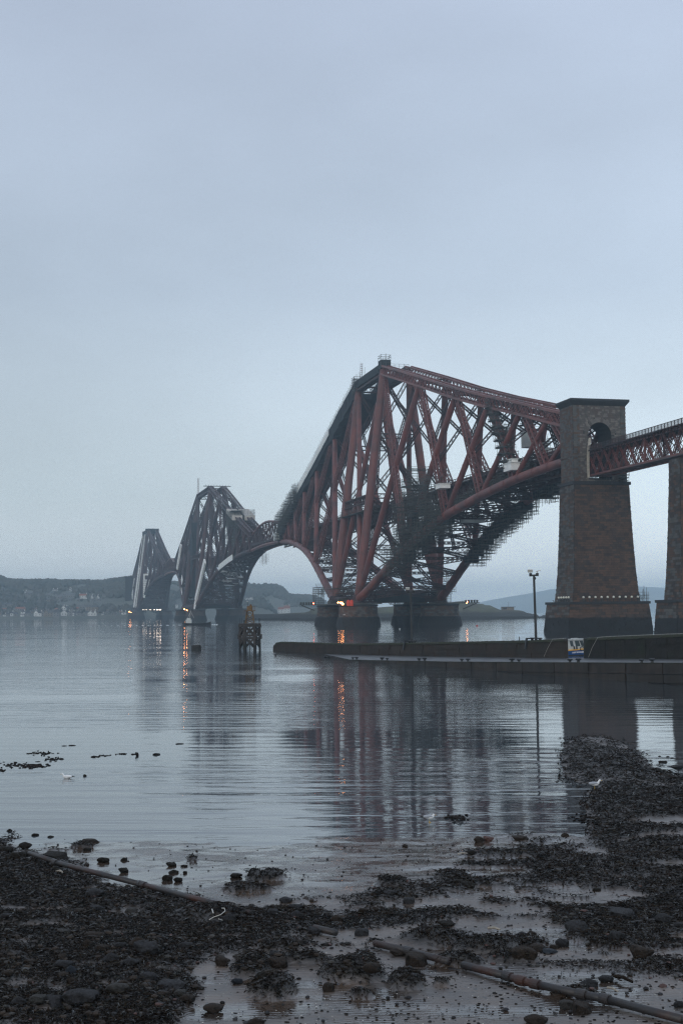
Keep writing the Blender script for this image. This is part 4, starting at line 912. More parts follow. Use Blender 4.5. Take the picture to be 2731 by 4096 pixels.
for i in range(60):
    t0, t1 = -.0 + 1.5 * i / 60, 1.5 * (i + 1) / 60; A, B_ = Qp(t0), Qp(t1); m.beam(A + qn * .05 + ZUP * .02, B_ + qn * .05 + ZUP * .02, .22 + .06 * rgq.random(), .06)
m.build('mossy_kerb', moss, quay)

wdir = (Wp(1, 0) - Wp(0, 0)).normalized(); wn_ = Vector((wdir.y, -wdir.x, 0))
if wn_.dot(HFWD) > 0: wn_ = -wn_
_L = Wp(t_of(2290, wa, wb_), 0) - Vector((CAM.x, CAM.y, 0)); _L.normalize()
def wall_piece(t0, t1, label, left_slope, right_slope, mt, name='breakwater_wall'):
    root = thing(name, Wp((t0 + t1) / 2, 0), label, 'wall')
    L_ = (Wp(t1, 0) - Wp(t0, 0)).length; n = max(6, int(L_ / 1.6)); V = []; F = []; TH = 1.5; BK = _L * (1 / -_L.dot(wn_))
    for i in range(n + 1):
        t = t0 + (t1 - t0) * i / n; zt_ = ip(t, TWz, ZWT); q = i / n
        if left_slope and i <= 2: zt_ -= (.75, .12, .0)[i] * left_slope
        e = .03 * sin(i * 1.7)
        f0 = Wp(t, -2.4) + wn_ * (.15); f1 = Wp(t, zt_) + wn_ * (-.12 + e); g1 = Wp(t, zt_) + BK * (TH - .2); g0 = Wp(t, -2.4) + BK * TH
        dx = 0
        if right_slope and i == n: f0 = f0 + wdir * right_slope; g0 = g0 + wdir * right_slope
        if left_slope < 0 and i == 0: f0 = f0 + wdir * left_slope; g0 = g0 + wdir * left_slope
        fm = f0.lerp(f1, .55) + wn_ * e
        V += [f0, fm, f1, g1, g0]
    for i in range(n):
        for k in range(5): k2 = (k + 1) % 5; F.append((i * 5 + k, i * 5 + 5 + k, i * 5 + 5 + k2, i * 5 + k2))
    F.append((0, 1, 2, 3, 4)); F.append(tuple(n * 5 + k for k in (4, 3, 2, 1, 0))); m = MB(); m.add(V, F); m.build('wall_body', mt, root)
    # mossy top, broken edge
    V = []; F = []
    for i in range(n * 4 + 1):
        t = t0 + (t1 - t0) * (i / (n * 4)) * .985 + (t1 - t0) * .007; zt_ = ip(t, TWz, ZWT) + rgq.uniform(.01, .06)
        if left_slope > 0 and i < 8: zt_ -= (.75 - .63 * min(i, 4) / 4 - .12 * max(0, min(4, i - 4)) / 4) * left_slope
        V += [Wp(t, zt_ - .18 - rgq.random() * .12) + wn_ * (.02), Wp(t, zt_) + wn_ * (-.10), Wp(t, zt_) + BK * (TH - .3)]
    for i in range(n * 4): F += [(i * 3, i * 3 + 3, i * 3 + 4, i * 3 + 1), (i * 3 + 1, i * 3 + 4, i * 3 + 5, i * 3 + 2)]
    m = MB(); m.add(V, F); m.build('moss', moss, root, kind='stuff')
    return root
tg0, tg1 = t_of(2256, wa, wb_), t_of(2322, wa, wb_)
brk = M('stained_masonry', (.040, .029, .021), (.027, .021, .017), rough=.9, scale=.6, bump=.8, bscale=2.5, bdist=.08, c3=(.025, .024, .02), scale3=.35, coords='World')
brk_r = M('weedy_masonry', (.010, .011, .009), (.020, .017, .014), rough=.9, scale=.9, bump=.9, bscale=3, bdist=.08, c3=(.014, .020, .008), scale3=.3, coords='World')
w1 = wall_piece(0.0, tg0, 'long brown breakwater wall with a mossy top and a rounded left end', 1, .35, brk)
w2 = wall_piece(tg1, 1.6, 'dark green-topped breakwater wall right of the gap with the boat', 0, 0, brk_r)
# bands of masonry in the two walls
for (wroot, t0, t1, mt) in ((w1, .03, tg0 - .004, brk), (w2, tg1 + .004, 1.55, brk_r)):
    n = int((Wp(t1, 0) - Wp(t0, 0)).length / 3.4)
    for i in range(n):
        ta = t0 + (t1 - t0) * (i + .015) / n; tb = t0 + (t1 - t0) * (i + .985) / n
        for (h0, h1) in ((.30, .85), (.9, 1.45), (1.5, 2.3)):
            if rgq.random() < .12: continue
            off = .06 + rgq.random() * .05; V = []
            for o_ in (-.3, off):
                for (t, hh) in ((ta, h1), (tb, h1), (tb, h0), (ta, h0)):
                    z = ip(t, TWz, ZWT) - hh; V.append(Wp(t, z) + wn_ * (o_ + .15 - .27 * max(0, min(1, (z + 2.4) / 5))))
            m = MB(); m.add(V, [(4, 5, 6, 7), (0, 1, 5, 4), (1, 2, 6, 5), (2, 3, 7, 6), (3, 0, 4, 7)]); m.build('masonry_block', mt, wroot)

# ropes hanging over the walls
rope_m = M('pale_rope', (.42, .41, .37), (.3, .3, .28), rough=.8, scale=6)
for (px, t_, lab) in ((2186, w1, 'pale rope hanging down the brown wall left of the boat'), (2366, w2, 'long pale rope laid along the wall top and hanging down right of the boat')):
    t0 = t_of(px + 10, wa, wb_); z = ip(t0, TWz, ZWT); pts = [Wp(t0, z + .08) - wn_ * .1, Wp(t0 - .004, z - 1.0) + wn_ * .32, Wp(t0 - .010, max(ip(t0, TQ, ZQ), .3) + .05) + wn_ * .35]
    pre = [Wp(t0 + q, ip(t0 + q, TWz, ZWT) + .12) - wn_ * (.3 + q * 4) for q in ((.012, .02) if px < 2300 else (.012, .05, .1, .2, .4, .6))][::-1]
    m = MB(); m.tube(pre + pts, .022, 5); o = m.build('rope', rope_m, loc=pts[0]); tag(o, lab, 'rope')

# ------------------------------------------------------------------ twin-headed lamp posts on the wall
pale_head = M('pale_lamp_head', (.62, .60, .55), (.45, .44, .40), rough=.5, scale=4)
def lamp_post(px, H, label):
    t = t_of(px, wa, wb_); z = ip(t, TWz, ZWT); b = Wp(t, z) - wn_ * .55
    o = thing('lamp_post', b, label, 'lamp post', 'lamp posts on the breakwater wall'); tp = b + ZUP * H - HLAT * H * .012
    m = MB(); m.tube([b, b.lerp(tp, .5), tp], [.16, .14, .13], 10); m.build('pole', black_iron, o)
    m = MB(); m.beam(b - wdir * 1.0 + ZUP * .28, b + wdir * .95 + ZUP * .28, .5, .14)
    for s in (-1, 0, 1): m.beam(b + wdir * s * .85 - ZUP * .1, b + wdir * s * .85 + ZUP * .3, .25, .25)
    m.beam(b - wdir * 1.0 + wn_ * .62 + ZUP * .3, b - wdir * 1.0 + wn_ * .85 - ZUP * .95, .25, .16); m.beam(b - wdir * 1.0 + ZUP * .25, b - wdir * 1.0 + wn_ * .65 + ZUP * .25, .2, .14); m.build('base_frame', black_iron, o)
    m = MB(); m.beam(tp - HLAT * .52 + ZUP * .02, tp + HLAT * .52 + ZUP * .06, .3, .2)
    for s in (-1, 1): m.obox(tp + HLAT * s * .38 + ZUP * .14, HLAT * .15, HFWD * .15, ZUP * .16)
    m.obox(tp + HLAT * .14 - ZUP * .3, HLAT * .07, HFWD * .08, ZUP * .14); m.build('crossarm', black_iron, o)
    for s in (-1, 1):
        c = tp + HLAT * (s * .42) + ZUP * .55; m = MB()
        if s < 0: m.obox(c, HLAT * .28, (HFWD * .8 + ZUP * .3) * .12, (ZUP * .9 - HFWD * .35) * .16)
        else: m.obox(c + HLAT * .1, (HLAT * .95 + ZUP * .22) * .26, HFWD * .2, (ZUP * .9 - HLAT * .25) * .04)
        m.beam(tp + HLAT * s * .36 + ZUP * .25, c - ZUP * .05, .05, .08); m.build('lamp_head', pale_head, o)
    return o
lamp_post(2117, 7.4, 'tall dark twin-headed lamp post against the open sky, left of the arched pier')
lamp_post(1626, 6.9, 'dark twin-headed lamp post in front of the dark base of the nearest tower')
t = t_of(2032, wa, wb_); b = Wp(t, ip(t, TWz, ZWT)) - wn_ * 1.2; m = MB(); m.tube([b, b + ZUP * .5], .06, 6); o = m.build('iron_post', black_iron, loc=b); tag(o, 'short iron post on the wall top left of the right lamp post', 'post')
t = t_of(2418, wa, wb_); b = Wp(t, ip(t, TWz, ZWT)) - wn_ * 1.2; m = MB(); m.tube([b, b + ZUP * .45], .05, 6); o = m.build('iron_post', black_iron, loc=b); tag(o, 'short iron post on the mossy wall right of the boat', 'post')

# bollards in pairs along the quay
bx = [1102, 1273, 1287, 1381, 1396, 1496, 1516, 1642, 1663, 1810, 1834, 2007, 2035, 2236, 2269, 2518, 2560]
proto_b = None; oname = ['first', 'second', 'third', 'fourth', 'fifth', 'sixth', 'seventh', 'eighth', 'ninth', 'tenth', 'eleventh', 'twelfth', 'thirteenth', 'fourteenth', 'fifteenth', 'sixteenth', 'seventeenth']
for k, px in enumerate(bx):
    t = t_of(px, qa, qb); z = ip(t, TQ, ZQ); b = Qp(t) - qn * .9
    lab = 'black mushroom bollard on the quay edge, %s from the left end' % oname[k]
    if k == 0: b = at_z(1102, 2624, 0); b.z = -.05; lab = 'single black bollard top standing out of the water left of the quay end'
    if proto_b is None:
        proto_b = thing('bollard', b, lab, 'bollard', 'mooring bollards along the quay')
        m = MB(); m.lathe(b, [(.16, -.3), (.13, .05), (.10, .16)], 10); m.build('stem', black_iron, proto_b)
        m = MB(); m.lathe(b, [(.10, .16), (.24, .22), (.26, .28), (.20, .34), (.05, .36)], 10); m.build('cap', black_iron, proto_b)
    else: clone(proto_b, b, 0, lab, scale=1.0 + .12 * (k % 3))

# ------------------------------------------------------------------ the boat in the gap
blue = M('blue_hull_paint', (.01, .09, .30), (.012, .08, .26), rough=.35, scale=3)
yel = M('yellow_band', (.75, .40, .04), (.65, .34, .03), rough=.4, scale=3)
boat_w = M('boat_white', (.5, .52, .52), (.4, .42, .41), rough=.4, scale=3)
glass = M('dark_glass', (.05, .075, .08), (.08, .10, .11), rough=.08, scale=2)
text_w = M('white_lettering', (.85, .85, .85), rough=.5)
bt = ad(.1775 * 189 , 189, 0)
def boat():
    o = thing('boat', bt, 'small blue and white wheelhouse boat with a yellow stripe lying in the wall gap', 'boat')
    # local frame: X along the hull (stern left, bow right), Y away from the camera
    ang = -YAW; X = Vector((cos(ang), sin(ang), 0)); Y = Vector((-sin(ang), cos(ang), 0)); tl = radians(-2.0)
    def P(x, y, z): return bt + (X * (x - .08 * z) + Y * y + ZUP * (z + x * .03)) * 1.12
    zb0 = .10; m = MB(); st = MB(); wl = MB()
    xs = [-2.6, -1.9, -1.0, 0, 1.0, 2.0, 3.0, 3.8]; hw = [.95, 1.1, 1.2, 1.22, 1.15, .95, .55, .05]; sh = [.62, .62, .64, .68, .74, .84, 1.0, 1.15]
    def shell(mm, z0f, z1f, out_, mt, nm):
        V = []; F = []
        for i, x in enumerate(xs):
            z0, z1 = z0f(i), z1f(i)
            f0 = .72 + .28 * max(0, min(1, z0 / sh[i])); f1 = .72 + .28 * max(0, min(1, z1 / sh[i]))
            V += [P(x, -(hw[i] * f0 + out_), z0), P(x, -(hw[i] * f1 + out_), z1), P(x, hw[i] * f1 + out_, z1), P(x, hw[i] * f0 + out_, z0)]
        for i in range(len(xs) - 1):
            for q in range(4): q2 = (q + 1) % 4; F.append((i * 4 + q, i * 4 + 4 + q, i * 4 + 4 + q2, i * 4 + q2))
        F.append((0, 1, 2, 3)); n_ = 4 * (len(xs) - 1); F.append((n_ + 3, n_ + 2, n_ + 1, n_)); mm.add(V, F); mm.build(nm, mt, o)
    shell(MB(), lambda i: -.35, lambda i: .12, 0, black_iron, 'keel')
    shell(MB(), lambda i: .121, lambda i: sh[i], 0, blue, 'hull')
    shell(MB(), lambda i: sh[i] + .001, lambda i: sh[i] + .16, .03, yel, 'yellow_stripe')
    m = MB()
    def q4(mm, x0, x1, z0, z1, y=-.86, d=.05, sx=0.0): mm.add([P(x0, y, z0), P(x1, y, z0), P(x1 + sx, y, z1), P(x0 + sx, y, z1), P(x0, y + d, z0), P(x1, y + d, z0), P(x1 + sx, y + d, z1), P(x0 + sx, y + d, z1)], [(0, 1, 2, 3), (7, 6, 5, 4), (0, 4, 5, 1), (1, 5, 6, 2), (2, 6, 7, 3), (3, 7, 4, 0)])
    q4(m, -1.35, 1.35, .75, 1.10, d=1.7); m.build('cabin_side', boat_w, o)
    m = MB(); q4(m, -1.3, 1.2, 1.10, 1.98, y=-.80, d=1.55); m.build('cabin_window', glass, o)
    m = MB()
    for (x0, x1) in ((-.95, -.62), (-.22, .03), (1.08, 1.22)): q4(m, x0, x1, 1.10, 1.98, y=-.85, d=.06, sx=-.1)
    q4(m, .66, .76, 1.10, 1.98, y=-.85, d=.06, sx=-.22); q4(m, -.95, 1.2, 1.08, 1.18, y=-.85, d=.06); q4(m, -.95, 1.2, 1.90, 1.99, y=-.85, d=.06); m.build('window_frame', boat_w, o)
    m = MB(); q4(m, -1.5, 1.45, 2.0, 2.12, y=-1.0, d=2.0); q4(m, -.3, .5, 2.12, 2.22, y=-.6, d=1.2); q4(m, -1.55, -1.47, 2.0, 2.3, y=-1.0, d=.08); m.build('cabin_roof', boat_w, o)
    for x in (-.28, .05): m = MB(); m.tube([P(x, -1.3, .84), P(x, -1.3, 1.22)], [.12, .11], 8); m.build('fender', black_iron, o)
    m = MB(); m.tube([P(.75 + .26 * cos(a), -1.22, .86 + .26 * sin(a)) for a in np.linspace(0, 2 * pi, 15)], .07, 6); m.build('tyre', black_iron, o)
    m = MB(); m.beam(P(.5, -.95, 1.9), P(1.15, -.98, .95), .04, .05); m.build('stay', black_iron, o)
    cu_ = bpy.data.curves.new('boat_name', 'FONT'); cu_.body = 'LADY FOWLER'; cu_.size = .27; cu_.extrude = .008; cu_.align_x = 'CENTER'; cu_.offset = .006
    tx = bpy.data.objects.new('boat_name', cu_); COL.objects.link(tx)
    dg = bpy.context.evaluated_depsgraph_get(); me = bpy.data.meshes.new_from_object(tx.evaluated_get(dg)); bpy.data.objects.remove(tx)
    me.materials.clear(); me.materials.append(text_w); no = bpy.data.objects.new('boat_name', me); COL.objects.link(no); no.parent = o
    no.location = P(.15, -1.27, .34) - bt; no.rotation_euler = (pi / 2, -.05, ang)
    no.scale = (.92, 1.12, 1)
boat()

# workboat with a pale wash beside the middle tower
wbp = at_z(785, 2500, 0); o = thing('workboat', Vector((wbp.x, wbp.y, 0)), 'low dark workboat with a crane frame moving past the middle tower pier', 'boat')
X = HLAT; c = Vector((wbp.x, wbp.y, 0)); m = MB()
V = []; F = []
for (x, w, h) in ((-7.5, .3, 1.3), (-5.5, 2.0, 1.1), (4, 2.2, 1.0), (7, 1.6, 1.4), (8.2, .3, 1.9)): V += [c + X * x - HFWD * w * .7 - ZUP * .3, c + X * x - HFWD * w + ZUP * h, c + X * x + HFWD * w + ZUP * h, c + X * x + HFWD * w * .7 - ZUP * .3]
for i in range(4):
    for q in range(4): q2 = (q + 1) % 4; F.append((i * 4 + q, i * 4 + 4 + q, i * 4 + 4 + q2, i * 4 + q2))
F += [(0, 1, 2, 3), (19, 18, 17, 16)]; m.add(V, F); m.build('hull', black_iron, o)
m = MB(); m.obox(c - X * 4 + ZUP * 2.0, X * 1.5, HFWD * 1.4, ZUP * 1.0); m.obox(c - X * 4 + ZUP * 3.4, X * 1.0, HFWD * 1.0, ZUP * .45); m.build('wheelhouse', grey_sheet, o)
m = MB(); m.beam(c - X * 3.4 + ZUP * 3, c - X * 3.2 + ZUP * 8.5, .2, .2); m.beam(c - X * 3.2 + ZUP * 7.8, c - X * 1.2 + ZUP * 4, .15, .15); m.beam(c - X * 5 + ZUP * 3, c - X * 3.2 + ZUP * 7, .15, .15); m.build('mast', pale_head, o)
m = MB()
for k in range(14): m.lathe(c - X * (9 + k * 3.4) + HFWD * random.uniform(-1, 1) + ZUP * -.25, [(random.uniform(.6, 1.6), 0), (.5, .25 + .25 * random.random() * (1 - k / 14)), (.1, .4)], 8)
for k in range(3): m.lathe(c + X * (9 + k * 1.2) + ZUP * -.25, [(.9, 0), (.5, .4), (.1, .6)], 8)
m.build('wash', M('white_foam', (.7, .74, .76), rough=.7), o, kind='stuff')
# red buoy
b = at_z(1907, 2505, 0); m = MB(); m.lathe((b.x, b.y, -.2), [(.3, 0), (.45, .3), (.4, .6), (.15, .8)], 10); o = m.build('buoy', M('red_buoy_paint', (.5, .03, .02), rough=.5), loc=(b.x, b.y, 0)); tag(o, 'tiny red buoy floating right of the nearest tower pier', 'buoy')
b = at_z(1598, 2517, 0); m = MB(); m.lathe((b.x, b.y, -.1), [(.3, 0), (.3, .3), (.1, .45)], 8); o = m.build('float', boat_w, loc=(b.x, b.y, 0)); tag(o, 'tiny white float in front of the right-hand base of the nearest tower', 'buoy')

# ------------------------------------------------------------------ noise for terrain (numpy)
def vnoise(x, y, seed=0):
    xi = np.floor(x).astype(np.int64); yi = np.floor(y).astype(np.int64); fx = x - xi; fy = y - yi
    def h(a, b):
        n = (a * 374761393 + b * 668265263 + seed * 1442695041) & 0xffffffff; n = ((n ^ (n >> 13)) * 1274126177) & 0xffffffff
        return ((n ^ (n >> 16)) & 0xffff) / 65535.0
    u = fx * fx * (3 - 2 * fx); v = fy * fy * (3 - 2 * fy)
    return (h(xi, yi) * (1 - u) + h(xi + 1, yi) * u) * (1 - v) + (h(xi, yi + 1) * (1 - u) + h(xi + 1, yi + 1) * u) * v
def fbm(x, y, o=4, seed=0, g=.5):
    s = 0; a = 1; t = 0
    for k in range(o): s = s + a * vnoise(x * 2 ** k + 17.3 * k, y * 2 ** k + 5.1 * k, seed + k); t += a; a *= g
    return s / t
def grid_mesh(name, P3, mat, kind, smooth=True, attrs=None):
    nu, nv = P3.shape[:2]; me = bpy.data.meshes.new(name); idx = np.arange(nu * nv).reshape(nu, nv)
    f = np.stack([idx[:-1, :-1], idx[1:, :-1], idx[1:, 1:], idx[:-1, 1:]], -1).reshape(-1, 4)
    me.vertices.add(nu * nv); me.vertices.foreach_set('co', P3.reshape(-1).astype(np.float32))
    me.loops.add(f.size); me.loops.foreach_set('vertex_index', f.reshape(-1).astype(np.int32))
    me.polygons.add(len(f)); me.polygons.foreach_set('loop_start', np.arange(0, f.size, 4, dtype=np.int32)); me.polygons.foreach_set('use_smooth', np.full(len(f), smooth))
    for k, v in (attrs or {}).items():
        at = me.attributes.new(k, 'FLOAT', 'POINT'); at.data.foreach_set('value', v.reshape(-1).astype(np.float32))
    me.update(calc_edges=True); me.materials.append(mat); o = bpy.data.objects.new(name, me); COL.objects.link(o)
    if kind: o['kind'] = kind
    return o
def raw_mesh(name, V, Fq, mat, kind=None, parent=None, smooth=False, mi=None):
    me = bpy.data.meshes.new(name); n = Fq.shape[1]
    me.vertices.add(len(V)); me.vertices.foreach_set('co', V.reshape(-1).astype(np.float32))
    me.loops.add(Fq.size); me.loops.foreach_set('vertex_index', Fq.reshape(-1).astype(np.int32))
    me.polygons.add(len(Fq)); me.polygons.foreach_set('loop_start', np.arange(0, Fq.size, n, dtype=np.int32)); me.polygons.foreach_set('use_smooth', np.full(len(Fq), smooth))
    for q in (mat if isinstance(mat, list) else [mat]): me.materials.append(q)
    if mi is not None: me.polygons.foreach_set('material_index', mi.astype(np.int32))
    me.update(calc_edges=True); o = bpy.data.objects.new(name, me); COL.objects.link(o)
    if kind: o['kind'] = kind
    if parent: o.parent = parent
    return o
def hor(px): return 2445.17 - .0105 * (px - 1369.6)
def land(name, prof, coast, ridge, mat, px0, px1, nu=260, nv=60, back=1.5, pw=.8, rough=1.0, shore=0.0, seed=1):
    """terrain under a skyline: prof = [(px, py)] of the ridge, coast/ridge = distances (may vary with px)"""
    px = np.linspace(px0, px1, nu); C0 = np.interp(px, *zip(*coast)); R0 = np.interp(px, *zip(*ridge)); py = np.interp(px, *zip(*prof))
    hz = np.maximum(0.5, CAM.z + (hor(px) - py) / FPX * R0)
    P3 = np.zeros((nu, nv, 3))
    for j in range(nv):
        q = j / (nv - 1) * back; D = C0 + (R0 - C0) * q
        k = (px - 1365.5) / FPX; a = k * D
        s = np.clip(q, 0, 1); z = shore + (hz - shore) * (s * s * (3 - 2 * s)) ** pw * np.where(q > 1, 1 - .15 * (q - 1), 1)
        wx = CAM.x + cos(YAW) * a + sin(YAW) * D; wy = CAM.y - sin(YAW) * a + cos(YAW) * D
        z = z + (fbm(wx / 60, wy / 60, 4, seed) - .5) * rough * 6 * np.clip(q * 3, 0, 1) * np.where((q > .8) & (q < 1.15), .35, 1)
        if j == 0: z = z * 0 - 2.0
        P3[:, j, 0] = wx; P3[:, j, 1] = wy; P3[:, j, 2] = z
    o = grid_mesh(name, P3, mat, 'structure')
    def height(pxx, D):
        c = np.interp(pxx, px, C0); r = np.interp(pxx, px, R0); q = (D - c) / (r - c); s = np.clip(q, 0, 1)
        return shore + (np.interp(pxx, px, hz) - shore) * (s * s * (3 - 2 * s)) ** pw
    return o, height
def pix_pt(px, D, z): return ad((px - 1365.5) / FPX * D, D, z)

hill_m = M('wooded_hillside', (.085, .10, .085), (.12, .12, .10), rough=.95, scale=.02, c3=(.15, .155, .12), scale3=.006, coords='World')
rock_m = M('island_rock', (.07, .065, .05), (.10, .11, .06), rough=.95, scale=.08, bump=.8, bscale=.3, bdist=1.2, c3=(.12, .12, .07), scale3=.04, coords='World')
t_ = rock_m.node_tree; b_ = t_.nodes['Principled BSDF']; src_ = b_.inputs['Base Color'].links[0].from_socket
g_ = t_.nodes.new('ShaderNodeNewGeometry'); s_ = t_.nodes.new('ShaderNodeSeparateXYZ'); t_.links.new(g_.outputs['Position'], s_.inputs[0])
r_ = t_.nodes.new('ShaderNodeMapRange'); r_.inputs['From Min'].default_value = 4.3; r_.inputs['From Max'].default_value = 5.6; t_.links.new(s_.outputs['Z'], r_.inputs[0])
x_ = t_.nodes.new('ShaderNodeMix'); x_.data_type = 'RGBA'; x_.inputs[6].default_value = (.028, .028, .024, 1); t_.links.new(src_, x_.inputs[7]); t_.links.new(r_.outputs[0], x_.inputs[0]); t_.links.new(x_.outputs[2], b_.inputs['Base Color'])

fife_prof = [(-900, 2330), (-300, 2322), (-60, 2300), (0, 2316), (20, 2325), (50, 2332), (100, 2332), (200, 2331), (260, 2334), (300, 2332), (400, 2336), (440, 2330), (470, 2326), (500, 2322), (530, 2318), (560, 2328), (640, 2345),
             (690, 2338), (720, 2341), (850, 2340), (1000, 2342), (1025, 2344), (1050, 2347), (1070, 2345), (1105, 2350), (1130, 2362), (1155, 2388), (1180, 2390), (1210, 2390), (1250, 2393), (1280, 2404), (1310, 2428), (1340, 2452), (1400, 2462)]
fife, fife_h = land('hills', fife_prof, [(-900, 1800), (300, 1800), (560, 1780), (700, 2050), (1340, 2100), (1400, 2300)], [(-900, 2250), (560, 2250), (700, 2550), (1400, 2600)], hill_m, -900, 1400, nu=420, nv=60, shore=3.0, seed=3)
head_prof = [(940, 2410), (980, 2400), (1000, 2398), (1040, 2399), (1060, 2404), (1075, 2414), (1090, 2427), (1103, 2443), (1114, 2458)]
head, head_h = land('headland', head_prof, [(940, 1900), (1114, 1960)], [(940, 2010), (1114, 1985)], hill_m, 940, 1114, nu=70, nv=30, shore=2.0, seed=8, rough=.4)
far_prof = [(1500, 2444), (1700, 2436), (1850, 2425), (1950, 2401), (2050, 2384), (2110, 2374), (2200, 2357), (2300, 2350), (2400, 2352), (2560, 2347), (2640, 2350), (2731, 2362), (2900, 2390), (3300, 2430)]
land('distant_hills', far_prof, [(1500, 5200), (3300, 5200)], [(1500, 6300), (3300, 6300)], M('haze_tinted_fields', (.26, .29, .29), (.32, .34, .32), rough=1, scale=.004, coords='World'), 1500, 3300, nu=160, nv=24, back=1.15, shore=1, seed=5)  # haze painted into the field colour: lightened so the far hills stand out less
isl_prof = [(995, 2472), (1003, 2457), (1030, 2456), (1100, 2455), (1160, 2452), (1215, 2450), (1235, 2444), (1240, 2436), (1260, 2432), (1285, 2433), (1300, 2440), (1400, 2436), (1500, 2430), (1560, 2426), (1700, 2415), (1800, 2408), (1845, 2404), (1866, 2406), (1875, 2411),
            (1915, 2415), (1925, 2415), (1933, 2420), (1953, 2421), (1972, 2430), (1985, 2436), (2000, 2440), (2052, 2440), (2068, 2441), (2085, 2444), (2098, 2451), (2112, 2453), (2122, 2456), (2132, 2453), (2140, 2458), (2148, 2465), (2156, 2464), (2164, 2459), (2176, 2459), (2200, 2462), (2230, 2466)]
isl, isl_h = land('island', isl_prof, [(995, 1120), (1230, 1000), (1845, 945), (2110, 985), (2230, 1000)], [(995, 1150), (1230, 1040), (1845, 1010), (2110, 1010), (2230, 1012)], rock_m, 995, 2230, nu=620, nv=40, pw=.55, shore=1.2, rough=.25, seed=12)

# tree tops: a far-off wood seen as one mass
ico_v = []; g5 = (1 + sqrt(5)) / 2
for a, b in ((1, g5), (-1, g5), (1, -g5), (-1, -g5)): ico_v += [(0, a, b), (a, b, 0), (b, 0, a)]
ico_v = np.array(ico_v) / sqrt(1 + g5 * g5); ico_f = []
for i in range(12):
    for j in range(i + 1, 12):
        for k in range(j + 1, 12):
            if all(np.linalg.norm(ico_v[p] - ico_v[q]) < 1.06 for p, q in ((i, j), (j, k), (i, k))):
                nrm = np.cross(ico_v[j] - ico_v[i], ico_v[k] - ico_v[i]); ico_f.append((i, j, k) if nrm @ ico_v[i] > 0 else (i, k, j))
ico_f = np.array(ico_f)
def blobs(name, C3, S3, mat, jit=.35, kind='stuff', parent=None, smooth=False):
    n = len(C3); V = ico_v[None] * (1 + RNG.uniform(-jit, jit, (n, 12, 1))) * S3[:, None, :]
    th = RNG.uniform(0, 2 * pi, n); c, s = np.cos(th)[:, None], np.sin(th)[:, None]; X = V[..., 0] * c - V[..., 1] * s; Y = V[..., 0] * s + V[..., 1] * c
    V = np.stack([X, Y, V[..., 2]], -1) + C3[:, None, :]; Fq = (ico_f[None] + 12 * np.arange(n)[:, None, None]).reshape(-1, 3)
    return raw_mesh(name, V.reshape(-1, 3), Fq, mat, kind, parent, smooth)
wood_m = M('winter_wood', (.050, .060, .050), (.10, .095, .08), rough=1, scale=.03, coords='World')
def wood(n, pxr, Dr, hf, hmin, dens, seed):
    px = RNG.uniform(*pxr, n); D = RNG.uniform(*Dr, n); z = hf(px, D); a = (px - 1365.5) / FPX * D
    wx = CAM.x + cos(YAW) * a + sin(YAW) * D; wy = CAM.y - sin(YAW) * a + cos(YAW) * D
    keep = (fbm(wx / 90, wy / 90, 3, seed) > dens) & (z > hmin); wx, wy, z = wx[keep], wy[keep], z[keep]; n = len(z)
    s = RNG.uniform(1.5, 4.2, n); ddx = wx - CAM.x; ddy = wy - CAM.y; a_ = ddx * cos(YAW) - ddy * sin(YAW); D_ = ddx * sin(YAW) + ddy * cos(YAW); X_ = 1365.5 + FPX * a_ / D_; top = hor(X_) - (z + 2 * s - CAM.z) / D_ * FPX; ok = np.ones(n, bool)
    for (hx_, hw_, hd_, hb_, hh_) in HOUSES: ok &= ~((np.abs(X_ - hx_) < hw_ / 2 + 3) & (D_ < hd_ + 25) & (top < hb_ - 2) & (D_ > hd_ - 160))
    wx, wy, z, s = wx[ok], wy[ok], z[ok], s[ok]; return np.stack([wx, wy, z + s * .7], -1), np.stack([s * .9, s * .9, s * 1.1], -1)

